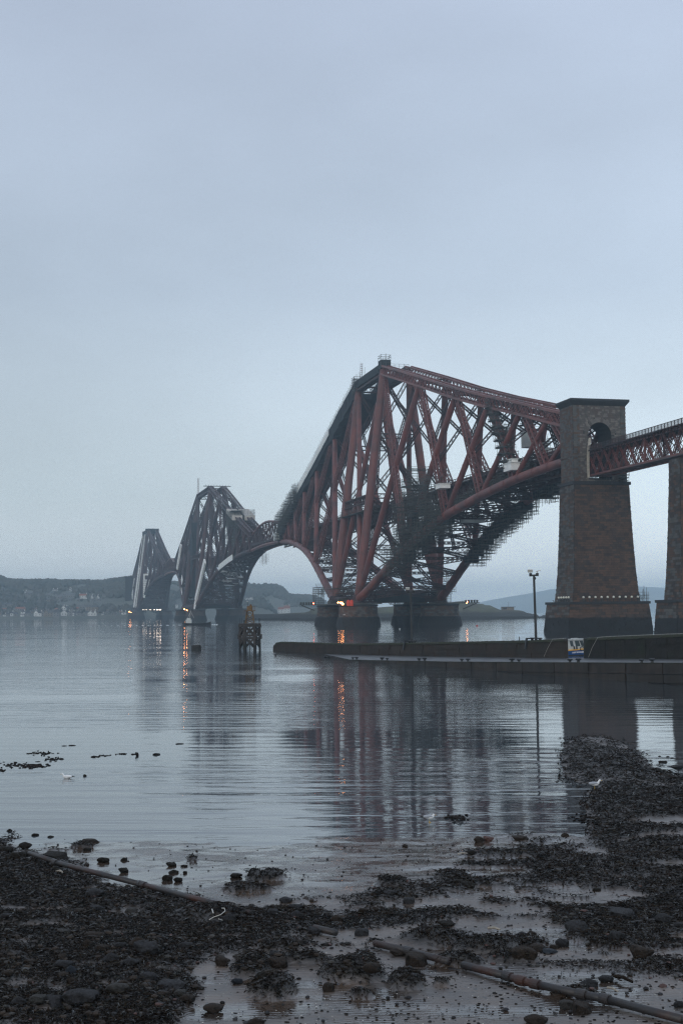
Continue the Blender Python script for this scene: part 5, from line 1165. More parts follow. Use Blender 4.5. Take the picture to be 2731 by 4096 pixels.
# ------------------------------------------------------------------ houses of the far shore
wallc = {'w': M('white_render', (.70, .70, .66), (.58, .58, .55), rough=.8, scale=.3), 'g': M('grey_render', (.22, .22, .21), (.17, .17, .17), rough=.85, scale=.3), 'b': M('buff_stone', (.24, .19, .14), (.18, .15, .12), rough=.85, scale=.3)}
roofc = {'s': M('slate_roof', (.05, .055, .06), (.07, .07, .075), rough=.7, scale=.4), 'r': M('red_pantile', (.30, .10, .06), (.24, .09, .06), rough=.8, scale=.4), 'g': M('grey_tile', (.12, .12, .12), (.09, .09, .09), rough=.8, scale=.4)}
win_m = M('window_glass', (.03, .035, .04), rough=.2)
HOUSES = []
def house(px, pyb, wpx, hpx, D, wc, rc, label, gable=False, group='houses across the water', chim=1):
    if D < 2200 and px < 700:
        DD = np.arange(1802., 2240., 4.); yy = hor(px) - (fife_h(np.full(DD.shape, float(px)), DD) - CAM.z) / DD * FPX; ok = np.where(yy <= pyb + 1)[0]; D = float(DD[ok[0]]) if len(ok) else D
    S = D / FPX; w = wpx * S; HOUSES.append((px, wpx, D, pyb, hpx)); h = hpx * S; z0 = CAM.z + (hor(px) - pyb) * S; dp = max(6, w * .6)
    b = pix_pt(px, D, z0); o = thing('house', b, label, 'house', group); wh = h * (.6 if not gable else .58)
    X, Y = HLAT * w / 2, HFWD * dp / 2; c = b + Y
    m = MB(); m.obox(c + ZUP * (wh / 2 - 2), X, Y, ZUP * (wh / 2 + 2))
    if gable: m.add([c - X - Y + ZUP * wh, c + X - Y + ZUP * wh, c - Y + ZUP * h, c - X + Y + ZUP * wh, c + X + Y + ZUP * wh, c + Y + ZUP * h], [(0, 1, 2), (5, 4, 3), (0, 3, 4, 1)])
    m.build('wall', wallc[wc], o); m = MB(); e = .3; zb = wh - .05
    if gable:
        for sx in (-1, 1):
            lo = c + X * sx * 1.06 + ZUP * (zb - .1); hi = c + ZUP * (h + .1); V = []
            for p in (lo - Y * 1.02, hi - Y * 1.02, hi + Y * 1.02, lo + Y * 1.02): V += [p, p + ZUP * .35]
            m.add(V, [(0, 2, 3, 1), (2, 4, 5, 3), (4, 6, 7, 5), (6, 0, 1, 7), (1, 3, 5, 7), (0, 6, 4, 2)])
    else:
        hp = .96; V = [c - X * 1.03 - Y * 1.06 + ZUP * zb, c + X * 1.03 - Y * 1.06 + ZUP * zb, c + X * 1.03 + Y * 1.06 + ZUP * zb, c - X * 1.03 + Y * 1.06 + ZUP * zb, c - X * hp + ZUP * h, c + X * hp + ZUP * h]
        m.add(V, [(0, 1, 5, 4), (2, 3, 4, 5), (1, 2, 5), (3, 0, 4), (3, 2, 1, 0)])
    rf = m.build('roof', roofc[rc], o)
    for k in range(chim):
        sx = -.85 + 1.7 * k if chim > 1 else .8
        if gable: sx *= .1
        m = MB(); m.obox(c + X * sx + ZUP * (h + .5), HLAT * .5, HFWD * .5, ZUP * 1.1); m.build('chimney', wallc['w' if wc == 'w' else 'g'], rf)
    nw = max(1, int(w / 3.2)); rows = 2 if wh > 4.6 else 1
    for r in range(rows):
        for k in range(nw):
            p = c - Y - HFWD * .02 + X * ((k + .5) / nw * 2 - 1) + ZUP * (wh * (r + .5) / rows); m = MB(); m.obox(p, HLAT * .5, HFWD * .05, ZUP * .65); m.build('window', win_m, o)
    return o
K = 350 / 1568
def zx(x, y, o): return o + x * K, 2280 + y * K
H = [  # (zoomed x, base y, w, h, origin, distance, wall, roof, gable, label)
 (80, 828, 46, 40, 0, 1835, 'w', 's', 0, 'low white cottage at the far left of the shore row'), (130, 828, 50, 60, 0, 1840, 'g', 's', 0, 'grey house between the leftmost white cottage and the tall white one'), (210, 824, 44, 78, 0, 1835, 'w', 's', 0, 'tall narrow white house near the left end of the shore row'),
 (280, 828, 70, 70, 0, 1845, 'g', 's', 0, 'dark grey house right of the tall narrow white house'), (355, 735, 165, 70, 0, 1875, 'g', 'r', 0, 'long house with a faded red roof behind the left of the shore row'), (402, 832, 64, 50, 0, 1832, 'w', 'g', 0, 'low white-fronted house below the long red roof'),
 (500, 828, 100, 80, 0, 1845, 'g', 's', 0, 'wide dark grey house left of the big white gable'), (648, 830, 76, 104, 0, 1830, 'w', 's', 1, 'big bright white gable end, largest white front on the left shore'), (716, 830, 52, 90, 0, 1835, 'w', 's', 0, 'narrow white and dark house touching the big white gable'),
 (768, 830, 44, 110, 0, 1842, 'g', 's', 1, 'dark gabled house with a white peak right of the narrow white house'), (830, 832, 70, 112, 0, 1838, 'b', 'g', 1, 'buff stone gabled house left of the pair of grey blocks'), (900, 832, 92, 110, 0, 1842, 'b', 'g', 0, 'buff three-storey terrace block in the middle of the shore row'),
 (1010, 836, 110, 120, 0, 1846, 'g', 's', 0, 'large plain grey block beside the buff terrace'), (1140, 740, 80, 100, 0, 1900, 'w', 's', 1, 'white gabled house highest above the shore, over the double-gabled one'), (1148, 818, 110, 92, 0, 1832, 'w', 's', 1, 'wide white gabled house with a dark window under the highest white one'),
 (1228, 815, 24, 84, 0, 1838, 'w', 's', 0, 'very narrow white house right of the wide white gable'), (1285, 818, 90, 130, 0, 1850, 'g', 's', 1, 'dark round-topped gable house between two narrow white fronts'), (1312, 822, 22, 90, 0, 1832, 'w', 's', 0, 'thin white front at the right edge of the dark gable house'),
 (1410, 820, 70, 80, 0, 1845, 'g', 's', 0, 'grey house with pale trim left of the centre gap'), (1470, 826, 60, 40, 0, 1835, 'g', 'g', 0, 'low grey shed on the shore in the gap between white houses'),
 (435, 410, 66, 34, 0, 2120, 'w', 'g', 0, 'single pale house high on the left hillside'), (520, 440, 130, 40, 0, 2100, 'g', 'g', 0, 'long grey terrace below the single pale hillside house'), (860, 478, 80, 50, 0, 2070, 'g', 'g', 0, 'grey hillside house in the middle of the slope'),
 (985, 382, 86, 40, 0, 2150, 'w', 'g', 0, 'pale pair of houses near the top of the hill'), (1050, 515, 140, 70, 0, 2050, 'g', 'g', 0, 'large grey block on the slope above the white gables'), (1180, 375, 50, 24, 0, 2160, 'g', 'g', 0, 'small grey roof near the hilltop left of the twin gables'),
 (1250, 388, 22, 60, 0, 2150, 'w', 's', 1, 'left of two thin white gables on the hilltop'), (1272, 388, 16, 50, 0, 2155, 'w', 's', 1, 'right of two thin white gables on the hilltop'), (1245, 500, 190, 80, 0, 2060, 'g', 'g', 0, 'long grey terrace left of the red-roofed villa'),
 (60, 665, 60, 60, 0, 1930, 'g', 's', 0, 'grey house with white gable at the left edge above the shore'), (165, 650, 130, 60, 0, 1940, 'g', 's', 0, 'grey terrace on the slope at the far left'),
 (360, 505, 140, 76, 250, 2050, 'w', 'r', 0, 'white villa with a pinkish red roof on the hillside'), (525, 530, 34, 80, 250, 2045, 'w', 's', 1, 'first of the row of white gabled hillside houses'), (575, 528, 34, 70, 250, 2050, 'g', 's', 1, 'middle one of the row of gabled hillside houses'), (630, 525, 36, 74, 250, 2047, 'w', 's', 1, 'last of the row of white gabled hillside houses'),
 (330, 690, 140, 66, 250, 1900, 'g', 'g', 0, 'grey terrace behind the white house with a porch'), (465, 725, 90, 100, 250, 1870, 'b', 'g', 0, 'buff house with a bright window above the white porch house'), (575, 735, 110, 110, 250, 1875, 'b', 's', 0, 'tall buff house with a white dormer on the right of the town'),
 (500, 818, 96, 80, 250, 1830, 'w', 's', 1, 'white house with an arched porch on the shore'), (580, 816, 50, 90, 250, 1835, 'w', 'g', 1, 'greenish white gable right of the porch house'), (708, 806, 34, 36, 250, 1825, 'w', 's', 0, 'small isolated white cottage right of the town'),
 (920, 800, 90, 40, 250, 1825, 'g', 'g', 0, 'low grey boathouse between the cottage and the orange lights'), (955, 795, 26, 24, 250, 1822, 'w', 'g', 0, 'tiny white hut in front of the grey boathouse'), (1090, 796, 76, 54, 250, 1815, 'w', 'g', 0, 'flat white building just left of the orange lights'), (1040, 740, 44, 24, 250, 1850, 'w', 'g', 0, 'small pale building above the flat white one')]
for (x, y, w, h, og, D, wc, rc, gb, lab) in H:
    px, py = zx(x, y, og); house(px, py, w * K, h * K, D, wc, rc, lab, bool(gb), chim=2 if w > 60 and not gb else 1)
rgh = random.Random(21); cnt = {}
for k in range(46):
    row = k % 4; x = 8 + (k // 4) * 42 + rgh.uniform(-12, 12) + row * 9
    y = (2458, 2441, 2408, 2384)[row] + rgh.uniform(-5, 4)
    if row > 1 and (x < 90 or x > 420): continue
    cnt[row] = cnt.get(row, 0) + 1
    wc = rgh.choice('wggggb'); w_ = rgh.uniform(9, 19); h_ = rgh.uniform(8, 13)
    house(x, y, w_, h_, 1860 + row * 60, wc, rgh.choice('sssgr' if row < 2 else 'ssg'), '%s small %s house from the left %s' % (['first', 'second', 'third', 'fourth', 'fifth', 'sixth', 'seventh', 'eighth', 'ninth', 'tenth', 'eleventh', 'twelfth'][cnt[row] - 1], {'w': 'white', 'g': 'grey', 'b': 'buff'}[wc], ('squeezed between the shore fronts', 'just behind the shore row', 'on the lower hillside', 'on the upper hillside')[row]), rgh.random() < .3)
house(1123, 2452, 30, 24, 2000, 'w', 'r', 'white house with orange-red roofs on the bank, taller part with a turret', False, 'houses across the water', 1)
house(1144, 2452, 24, 30, 1995, 'w', 'r', 'white wing with an orange-red roof right of the turreted house', False, 'houses across the water', 1)
for (px, py, w, h, lab) in ((1005, 2396, 16, 9, 'flat white building on the hill right of the middle tower'), (985, 2398, 20, 7, 'long low white building beside the flat white one on the hill'), (704, 2423, 9, 8, 'small white building seen between the two hazy towers'), (690, 2356, 22, 9, 'pale building on the ridge between the two hazy towers')):
    house(px, py, w, h, 2050 if py > 2390 else 2480, 'w', 'g', lab, chim=0)

cs = [wood(9000, (-250, 700), (1850, 2300), fife_h, 7, .34, 2), wood(3000, (620, 1330), (2250, 2600), fife_h, 9, .34, 4), wood(900, (-200, 560), (2235, 2262), fife_h, 20, .40, 6), wood(500, (1100, 1330), (2570, 2610), fife_h, 5, .25, 7), wood(500, (945, 1108), (1960, 2008), head_h, 4, .35, 9)]
blobs('woodland', np.concatenate([c[0] for c in cs]), np.concatenate([c[1] for c in cs]), wood_m)
# watch building on the island
b = pix_pt(2025, 1005, CAM.z + (hor(2025) - 2441) * 1005 / FPX); o = thing('lookout_building', b, 'flat-roofed concrete lookout with a thin mast on the rocky island', 'building')
m = MB(); m.obox(b + ZUP * .9 + HFWD * 3, HLAT * 4.6, HFWD * 3, ZUP * 1.5); m.build('wall', wallc['b'], o)
m = MB(); m.obox(b + ZUP * 2.55 + HFWD * 3 + HLAT * .5, HLAT * 5.3, HFWD * 3.4, ZUP * .15); m.build('roof', coping_m, o)
m = MB(); m.obox(b + ZUP * 1.4 - HFWD * .05 - HLAT * 2.4, HLAT * 1.4, HFWD * .1, ZUP * .6); m.build('window', win_m, o)
m = MB(); m.beam(b + HFWD * 3 + HLAT * .8 + ZUP * 2.6, b + HFWD * 3 + HLAT * .8 + ZUP * 6.2, .14, .14); m.build('mast', black_iron, o)

# ------------------------------------------------------------------ foreshore
def inpoly_sd(X, Y, poly):
    """signed distance to a polygon in plan-of-picture units, positive inside"""
    d = np.full(X.shape, 1e9); ins = np.zeros(X.shape, bool); n = len(poly)
    for i in range(n):
        x1, y1 = poly[i]; x2, y2 = poly[(i + 1) % n]; ex, ey = x2 - x1, y2 - y1; t = np.clip(((X - x1) * ex + (Y - y1) * ey) / (ex * ex + ey * ey + 1e-9), 0, 1)
        d = np.minimum(d, np.hypot(X - x1 - t * ex, Y - y1 - t * ey)); c = ((y1 > Y) != (y2 > Y)); xin = x1 + (Y - y1) / (y2 - y1 + 1e-12) * ex; ins ^= c & (X < xin)
    return np.where(ins, d, -d)
U = 1.7418
LB = [(x * U, y * U) for x, y in ((-400, 1915), (0, 1925), (45, 1940), (110, 1965), (150, 1990), (230, 2025), (330, 2055), (430, 2078), (540, 2090), (620, 2098), (690, 2118), (735, 2150), (700, 2190), (600, 2200), (560, 2222), (500, 2238), (455, 2262), (432, 2300), (425, 2345), (430, 2420), (-400, 2420))]
RB = [(x * U, y * U) for x, y in ((1292, 1700), (1330, 1684), (1400, 1686), (1440, 1703), (1478, 1728), (1500, 1752), (1545, 1772), (1600, 1778), (1900, 1770), (2400, 1780), (2400, 2140), (1568, 2090), (1470, 2070), (1420, 2030), (1392, 1995), (1385, 1955), (1372, 1920), (1345, 1890), (1350, 1868), (1338, 1838), (1352, 1818), (1365, 1800), (1340, 1795), (1290, 1776))]
MID = [(x * U, y * U) for x, y in ((560, 2100), (700, 2085), (800, 2078), (900, 2040), (1000, 2030), (1060, 1990), (1080, 1935), (1180, 1915), (1300, 1925), (1370, 1960), (1400, 2010), (1500, 2060), (2200, 2060), (2200, 2300), (1568, 2262), (1400, 2235), (1150, 2225), (1050, 2205), (930, 2200), (850, 2190), (760, 2178), (640, 2200), (560, 2215))]
MOUNDS = [(620, 2308, 52, 20), (815, 2268, 75, 24), (835, 2245, 36, 18), (932, 2291, 40, 14), (590, 2240, 36, 12), (700, 2232, 70, 10), (575, 2262, 40, 12), (650, 2203, 60, 14), (985, 2178, 90, 18), (1120, 2195, 80, 14), (1190, 2225, 70, 10), (1060, 2232, 60, 10), (1040, 2015, 46, 10), (585, 2016, 20, 12), (625, 2012, 26, 9), (570, 2045, 60, 8), (190, 1935, 30, 5), (440, 1968, 16, 5), (1048, 1877, 20, 4), (1260, 1962, 50, 8), (905, 2030, 36, 8), (1015, 2290, 20, 5), (830, 2320, 30, 6), (470, 2130, 120, 20), (1320, 2310, 60, 6)]
def to_ad(wx, wy): dx = wx - CAM.x; dy = wy - CAM.y; return dx * cos(YAW) - dy * sin(YAW), dx * sin(YAW) + dy * cos(YAW)
def pix_of(a, d, z=0.15):
    """picture position of plan point, used only as a map to lay out banks of weed"""
    wx = CAM.x + cos(YAW) * a + sin(YAW) * d; wy = CAM.y - sin(YAW) * a + cos(YAW) * d
    V = np.stack([wx - CAM.x, wy - CAM.y, np.full_like(wx, z - CAM.z)], -1); k = V @ np.array(cf)
    return 1365.5 + FPX * (V @ np.array(cr)) / k, 2048 - FPX * (V @ np.array(cu)) / k
def beach(a, d):
    X, Y = pix_of(a, d); l = inpoly_sd(X, Y, LB); r = inpoly_sd(X, Y, RB); m = inpoly_sd(X, Y, MID)
    edge = (fbm(a * 1.1, d * .8, 4, 21) - .5)
    lw = np.clip((l / 60 + edge * 3.0) * .8 + .5, 0, 1); rw = np.clip((r / 50 + edge * 2.6) * .8 + .5, 0, 1)
    streak = fbm(a * .55 + 3, d * 1.05, 4, 31, .6)
    mw = np.clip((m / 80 + .6), 0, 1) * np.clip((streak - .445) * 9 + .5, 0, 1)
    rholes = np.clip((fbm(a * .30 + d * .25, d * .75, 4, 41) - .56) * 14, 0, 1) * np.clip((Y - 3000) / 250, 0, 1) * np.clip((X - 2200) / 200, .3, 1)
    lholes = np.clip((fbm(a * 1.3, d * 1.7, 3, 51) - .61) * 14, 0, 1)
    mo = np.zeros_like(X); moh = np.zeros_like(X)
    for (x, y, w, h) in MOUNDS:
        q = ((X - x * U) / (w * U)) ** 2 + ((Y - y * U) / (h * U)) ** 2 + edge * 1.6; mo = np.maximum(mo, np.clip((1.1 - q) * 2.5, 0, 1)); moh = np.maximum(moh, np.clip(1 - q, 0, 1) * min(.32, h * .011))
    weed = np.maximum.reduce([lw * (1 - lholes * .8), rw * (1 - rholes), mw, mo])
    base_ = np.where(d < 39, (39 - d) * .021, -(d - 39) * .03)
    rb = np.clip(r / 260 + .15, 0, 1.3); base_ = np.maximum(base_, np.where(r > -60, -.10 + .22 * np.clip(r / 200 + .3, 0, 1.2), -9))
    base_ = base_ + np.clip(r / 600, 0, 2.0) * .30 + np.clip(l / 350, 0, 1.0) * .22
    base_ = base_ + (fbm(a * .4, d * .4, 3, 61) - .5) * .10 * np.clip((45 - d) / 10, .2, 1)
    h = base_ + weed * (.02 + .10 * fbm(a * 1.6, d * 1.6, 3, 71)) * np.clip(60 / (d + 15), .5, 1) + moh + weed * (fbm(a * 6, d * 6, 2, 81) - .5) * .05
    h = h + (fbm(a * 2.5, d * 9, 3, 91) - .5) * .012
    return h, weed, X, Y
NA, ND = 620, 620
dd = 12.5 * (105 / 12.5) ** np.linspace(0, 1, ND); ss = np.linspace(-.42, .50, NA)
D2, S2 = np.meshgrid(dd, ss); A2 = S2 * D2
Hh, Wd, PX, PY = beach(A2, D2)
Wet = np.clip((PY - 3250) / 60, 0, 1) * np.clip((3700 - PY) / 260, 0, 1) * np.clip((2500 - PX) / 300, 0, 1)
pool = np.clip((fbm(A2 * .5, D2 * .9, 4, 101) - .50) * 7, 0, 1)
mott = np.clip((fbm(A2 * 1.1, D2 * 2.2, 4, 111) - .44) * 9 + .5, 0, 1)
Wet = np.clip(np.maximum(np.minimum(Wet * 1.5, 1) * (.55 + .45 * mott), pool * .9) , 0, 1)
Hh = Hh - pool * .015 * (1 - Wd)
P3 = np.stack([CAM.x + cos(YAW) * A2 + sin(YAW) * D2, CAM.y - sin(YAW) * A2 + cos(YAW) * D2, Hh], -1)
def sand_mat():
    m = bpy.data.materials.new('wet_sand'); m.use_nodes = True; t = m.node_tree; L = t.links.new; N = t.nodes.new; b = t.nodes['Principled BSDF']
    aw = N('ShaderNodeAttribute'); aw.attribute_name = 'weed'; ae = N('ShaderNodeAttribute'); ae.attribute_name = 'wet'
    g = N('ShaderNodeNewGeometry'); n = N('ShaderNodeTexNoise'); n.inputs['Scale'].default_value = 1.2; n.inputs['Detail'].default_value = 8; L(g.outputs['Position'], n.inputs['Vector'])
    r = N('ShaderNodeValToRGB'); r.color_ramp.elements[0].position = .35; r.color_ramp.elements[0].color = (.07, .056, .045, 1); r.color_ramp.elements[1].position = .7; r.color_ramp.elements[1].color = (.14, .10, .072, 1); L(n.outputs[0], r.inputs[0])
    n2 = N('ShaderNodeTexNoise'); n2.inputs['Scale'].default_value = 9; n2.inputs['Detail'].default_value = 8; L(g.outputs['Position'], n2.inputs['Vector'])
    sp = N('ShaderNodeMapRange'); sp.inputs['From Min'].default_value = .60; sp.inputs['From Max'].default_value = .66; L(n2.outputs[0], sp.inputs[0])
    x0 = N('ShaderNodeMix'); x0.data_type = 'RGBA'; x0.inputs[7].default_value = (.03, .026, .022, 1); L(sp.outputs[0], x0.inputs[0]); L(r.outputs[0], x0.inputs[6])
    dk = N('ShaderNodeMix'); dk.data_type = 'RGBA'; dk.blend_type = 'MULTIPLY'; dk.inputs[7].default_value = (.6, .58, .58, 1); L(ae.outputs['Fac'], dk.inputs[0]); L(x0.outputs[2], dk.inputs[6])
    x = N('ShaderNodeMix'); x.data_type = 'RGBA'; x.inputs[7].default_value = (.009, .007, .005, 1); L(dk.outputs[2], x.inputs[6]); L(aw.outputs['Fac'], x.inputs[0]); L(x.outputs[2], b.inputs['Base Color'])
    rm = N('ShaderNodeMapRange'); rm.inputs['To Min'].default_value = .42; rm.inputs['To Max'].default_value = .05; L(ae.outputs['Fac'], rm.inputs[0])
    rw_ = N('ShaderNodeMath'); rw_.operation = 'MULTIPLY_ADD'; rw_.inputs[1].default_value = .35; L(aw.outputs['Fac'], rw_.inputs[0]); L(rm.outputs[0], rw_.inputs[2]); L(rw_.outputs[0], b.inputs['Roughness'])
    b.inputs['IOR'].default_value = 2.0
    v = N('ShaderNodeVectorRotate'); v.rotation_type = 'Z_AXIS'; v.inputs['Angle'].default_value = YAW + .12; L(g.outputs['Position'], v.inputs[0])
    w = N('ShaderNodeTexWave'); w.bands_direction = 'Y'; w.inputs['Scale'].default_value = 3.2; w.inputs['Distortion'].default_value = 5; w.inputs['Detail'].default_value = 3; w.inputs['Detail Scale'].default_value = .8; L(v.outputs[0], w.inputs['Vector'])
    w2 = N('ShaderNodeMath'); w2.operation = 'MULTIPLY_ADD'; w2.inputs[1].default_value = .5; L(w.outputs['Fac'], w2.inputs[0]); L(n2.outputs[0], w2.inputs[2])
    bs = N('ShaderNodeMapRange'); bs.inputs['To Min'].default_value = .9; bs.inputs['To Max'].default_value = .08; L(ae.outputs['Fac'], bs.inputs[0])
    bp = N('ShaderNodeBump'); bp.inputs['Distance'].default_value = .018; L(bs.outputs[0], bp.inputs['Strength']); L(w2.outputs[0], bp.inputs['Height']); L(bp.outputs[0], b.inputs['Normal'])
    return m
grid_mesh('beach', P3, sand_mat(), 'structure', attrs={'weed': Wd, 'wet': Wet * (1 - Wd)})
def ground(a, d):
    h, w, X, Y = beach(np.array([[a]]), np.array([[d]])); return float(h[0, 0])

PIPE_PX = [(118, 3413), (222, 3450), (561, 3536), (1000, 3652), None, (1255, 3711), (1345, 3731), None, (1500, 3773), (1795, 3846), None, (1850, 3860), (2139, 3936), (2420, 3996), (2850, 4112)]
def near_pipe(X, Y):
    q = np.zeros(X.shape, bool)
    for p0, p1 in zip(PIPE_PX[:-1], PIPE_PX[1:]):
        if p0 is None or p1 is None: continue
        ex, ey = p1[0] - p0[0], p1[1] - p0[1]; t = np.clip(((X - p0[0]) * ex + (Y - p0[1]) * ey) / (ex * ex + ey * ey), 0, 1); q |= (np.hypot(X - p0[0] - t * ex, Y - p0[1] - t * ey) < 14) & (RNG.uniform(0, 1, X.shape) < .93) & (vnoise(X / 60, Y / 60, 5) < .72)
    return q
# seaweed: ribbons of wrack lying in heaps
N0 = 400000
px = RNG.uniform(-250, 2980, N0); py = RNG.uniform(2900, 4330, N0)
cfn, crn, cun = np.array(cf), np.array(cr), np.array(cu)
Dr = cfn[None] + crn[None] * ((px - 1365.5) / FPX)[:, None] + cun[None] * ((2048 - py) / FPX)[:, None]
zz = .15; tt = (zz - CAM.z) / Dr[:, 2]; wx = CAM.x + Dr[:, 0] * tt; wy = CAM.y + Dr[:, 1] * tt
a_, d_ = to_ad(wx, wy); hh, ww, X_, Y_ = beach(a_, d_)
keep = (RNG.uniform(0, 1, N0) < np.clip(ww * 1.25 - .25, 0, 1)) & (hh > -.03) & (d_ < 100) & ~near_pipe(px, py)
a_, d_, hh = a_[keep], d_[keep], hh[keep]; wx, wy = wx[keep], wy[keep]; n = len(hh)
near = np.clip(d_ / 30, .75, 1.7); long_ = RNG.uniform(0, 1, n) < .22; Lf = np.where(long_, RNG.uniform(.14, .34, n), RNG.uniform(.03, .12, n)) * near; wf = np.where(long_, RNG.uniform(.012, .026, n) * near, Lf * RNG.uniform(.15, .32, n)); th = np.where(RNG.uniform(0, 1, n) < .5, RNG.uniform(0, 2 * pi, n), fbm(wx * .5, wy * .5, 3, 131) * 9 + RNG.normal(0, .35, n)); up0 = np.where(long_, RNG.uniform(.0, .35, n), RNG.uniform(.0, .8, n)) + 0.0; curl = RNG.uniform(-.7, .7, n); 
nseg = 3; V = np.zeros((n, nseg + 1, 2, 3)); cx_, cy_, cz_ = wx.copy(), wy.copy(), hh + RNG.uniform(-.01, .035, n) * near; ang = th.copy(); el = up0.copy()
for k in range(nseg + 1):
    wk = wf * (1.0, 1.25, 1.0, .35)[k]; sx, sy = -np.sin(ang) * wk / 2, np.cos(ang) * wk / 2; tw = RNG.uniform(-.4, .4, n) * wk
    V[:, k, 0] = np.stack([cx_ - sx, cy_ - sy, cz_ - tw], -1); V[:, k, 1] = np.stack([cx_ + sx, cy_ + sy, cz_ + tw], -1)
    st = Lf / nseg; cx_ = cx_ + np.cos(ang) * np.cos(el) * st; cy_ = cy_ + np.sin(ang) * np.cos(el) * st; cz_ = cz_ + np.sin(el) * st; ang = ang + curl; el = el - np.where(long_, RNG.uniform(.05, .35, n), RNG.uniform(.3, .9, n))
Fq = np.array([[2 * k, 2 * k + 2, 2 * k + 3, 2 * k + 1] for k in range(nseg)]); Fq = (Fq[None] + (2 * (nseg + 1)) * np.arange(n)[:, None, None]).reshape(-1, 4)
weed_ms = [M('dark_wrack', (.006, .0045, .003), (.016, .010, .006), rough=.65, spec=.07, scale=2, coords='World'), M('brown_wrack', (.013, .008, .0045), (.022, .013, .006), rough=.6, spec=.10, scale=2, coords='World'), M('black_wrack', (.0025, .0028, .0028), (.006, .006, .005), rough=.55, spec=.08, scale=2, coords='World'), M('olive_wrack', (.016, .014, .006), (.026, .019, .008), rough=.5, spec=.2, scale=2, coords='World'), M('wet_wrack', (.008, .007, .006), (.02, .016, .01), rough=.22, spec=.5, scale=2, coords='World')]
mi = np.repeat(RNG.choice([0, 0, 0, 1, 1, 2, 2, 3, 4], n), nseg)
raw_mesh('seaweed', V.reshape(-1, 3), Fq, weed_ms, 'stuff', mi=mi)

# pebbles and shell bits
def scatter(nc, f, szr, mat, name, flat=.6, weedy=None, pyr=(3350, 4200)):
    px = RNG.uniform(-200, 2900, nc); py = RNG.uniform(*pyr, nc); Dr = cfn[None] + crn[None] * ((px - 1365.5) / FPX)[:, None] + cun[None] * ((2048 - py) / FPX)[:, None]
    tt = (.2 - CAM.z) / Dr[:, 2]; wx = CAM.x + Dr[:, 0] * tt; wy = CAM.y + Dr[:, 1] * tt; a_, d_ = to_ad(wx, wy); hh, ww, _, _ = beach(a_, d_)
    kp = f(px, py, ww) & (hh > -.02); wx, wy, hh, d_ = wx[kp], wy[kp], hh[kp], d_[kp]; n = len(hh); s = RNG.uniform(0, 1, n) ** 2 * (szr[1] - szr[0]) + szr[0]
    return blobs(name, np.stack([wx, wy, hh + s * .2], -1), np.stack([s * RNG.uniform(.8, 1.5, n), s, s * flat], -1), mat, jit=.18, smooth=False)
stone_c = [M('grey_stone', (.050, .050, .051), (.030, .030, .033), rough=.7, spec=.2, scale=6, bump=.9, bscale=14, bdist=.05, c3=(.010, .009, .008), scale3=1.6),
           M('brown_stone', (.048, .035, .025), (.028, .022, .018), rough=.7, spec=.2, scale=6, bump=.9, bscale=14, bdist=.05, c3=(.010, .009, .007), scale3=1.6),
           M('pale_stone', (.075, .072, .066), (.05, .048, .044), rough=.65, spec=.2, scale=6, bump=.9, bscale=14, bdist=.05, c3=(.014, .012, .010), scale3=1.4),
           M('bluish_stone', (.03, .037, .047), (.02, .025, .031), rough=.6, spec=.2, scale=6, bump=.8, bscale=14, bdist=.05),
           M('weedy_stone', (.010, .009, .007), (.024, .020, .015), rough=.7, spec=.15, scale=5, bump=.9, bscale=12, bdist=.04),
           M('reddish_stone', (.09, .042, .032), (.06, .03, .025), rough=.55, scale=6, bump=.4, bscale=20, bdist=.02)]
scatter(5200, lambda x, y, w: (RNG.uniform(0, 1, len(x)) < .12 + .5 * (w > .4)), (.012, .05), stone_c[0], 'pebbles')
scatter(2600, lambda x, y, w: (w > .3) & (x < 1400), (.02, .085), stone_c[1], 'pebbles')
scatter(1500, lambda x, y, w: (w > .2), (.02, .07), stone_c[2], 'pale_pebbles')
scatter(500, lambda x, y, w: (w > .2), (.015, .05), stone_c[5], 'red_pebbles')
scatter(1500, lambda x, y, w: (w < .5), (.006, .014), M('shell', (.6, .58, .52), rough=.4), 'shell_bits', .4)
scatter(5000, lambda x, y, w: (w < .3) & (RNG.uniform(0, 1, len(x)) < .25 + (x > 1500) * .5 + (y > 3450) * .25), (.006, .036), weed_ms[0], 'weed_scraps', .25, pyr=(3280, 4200))

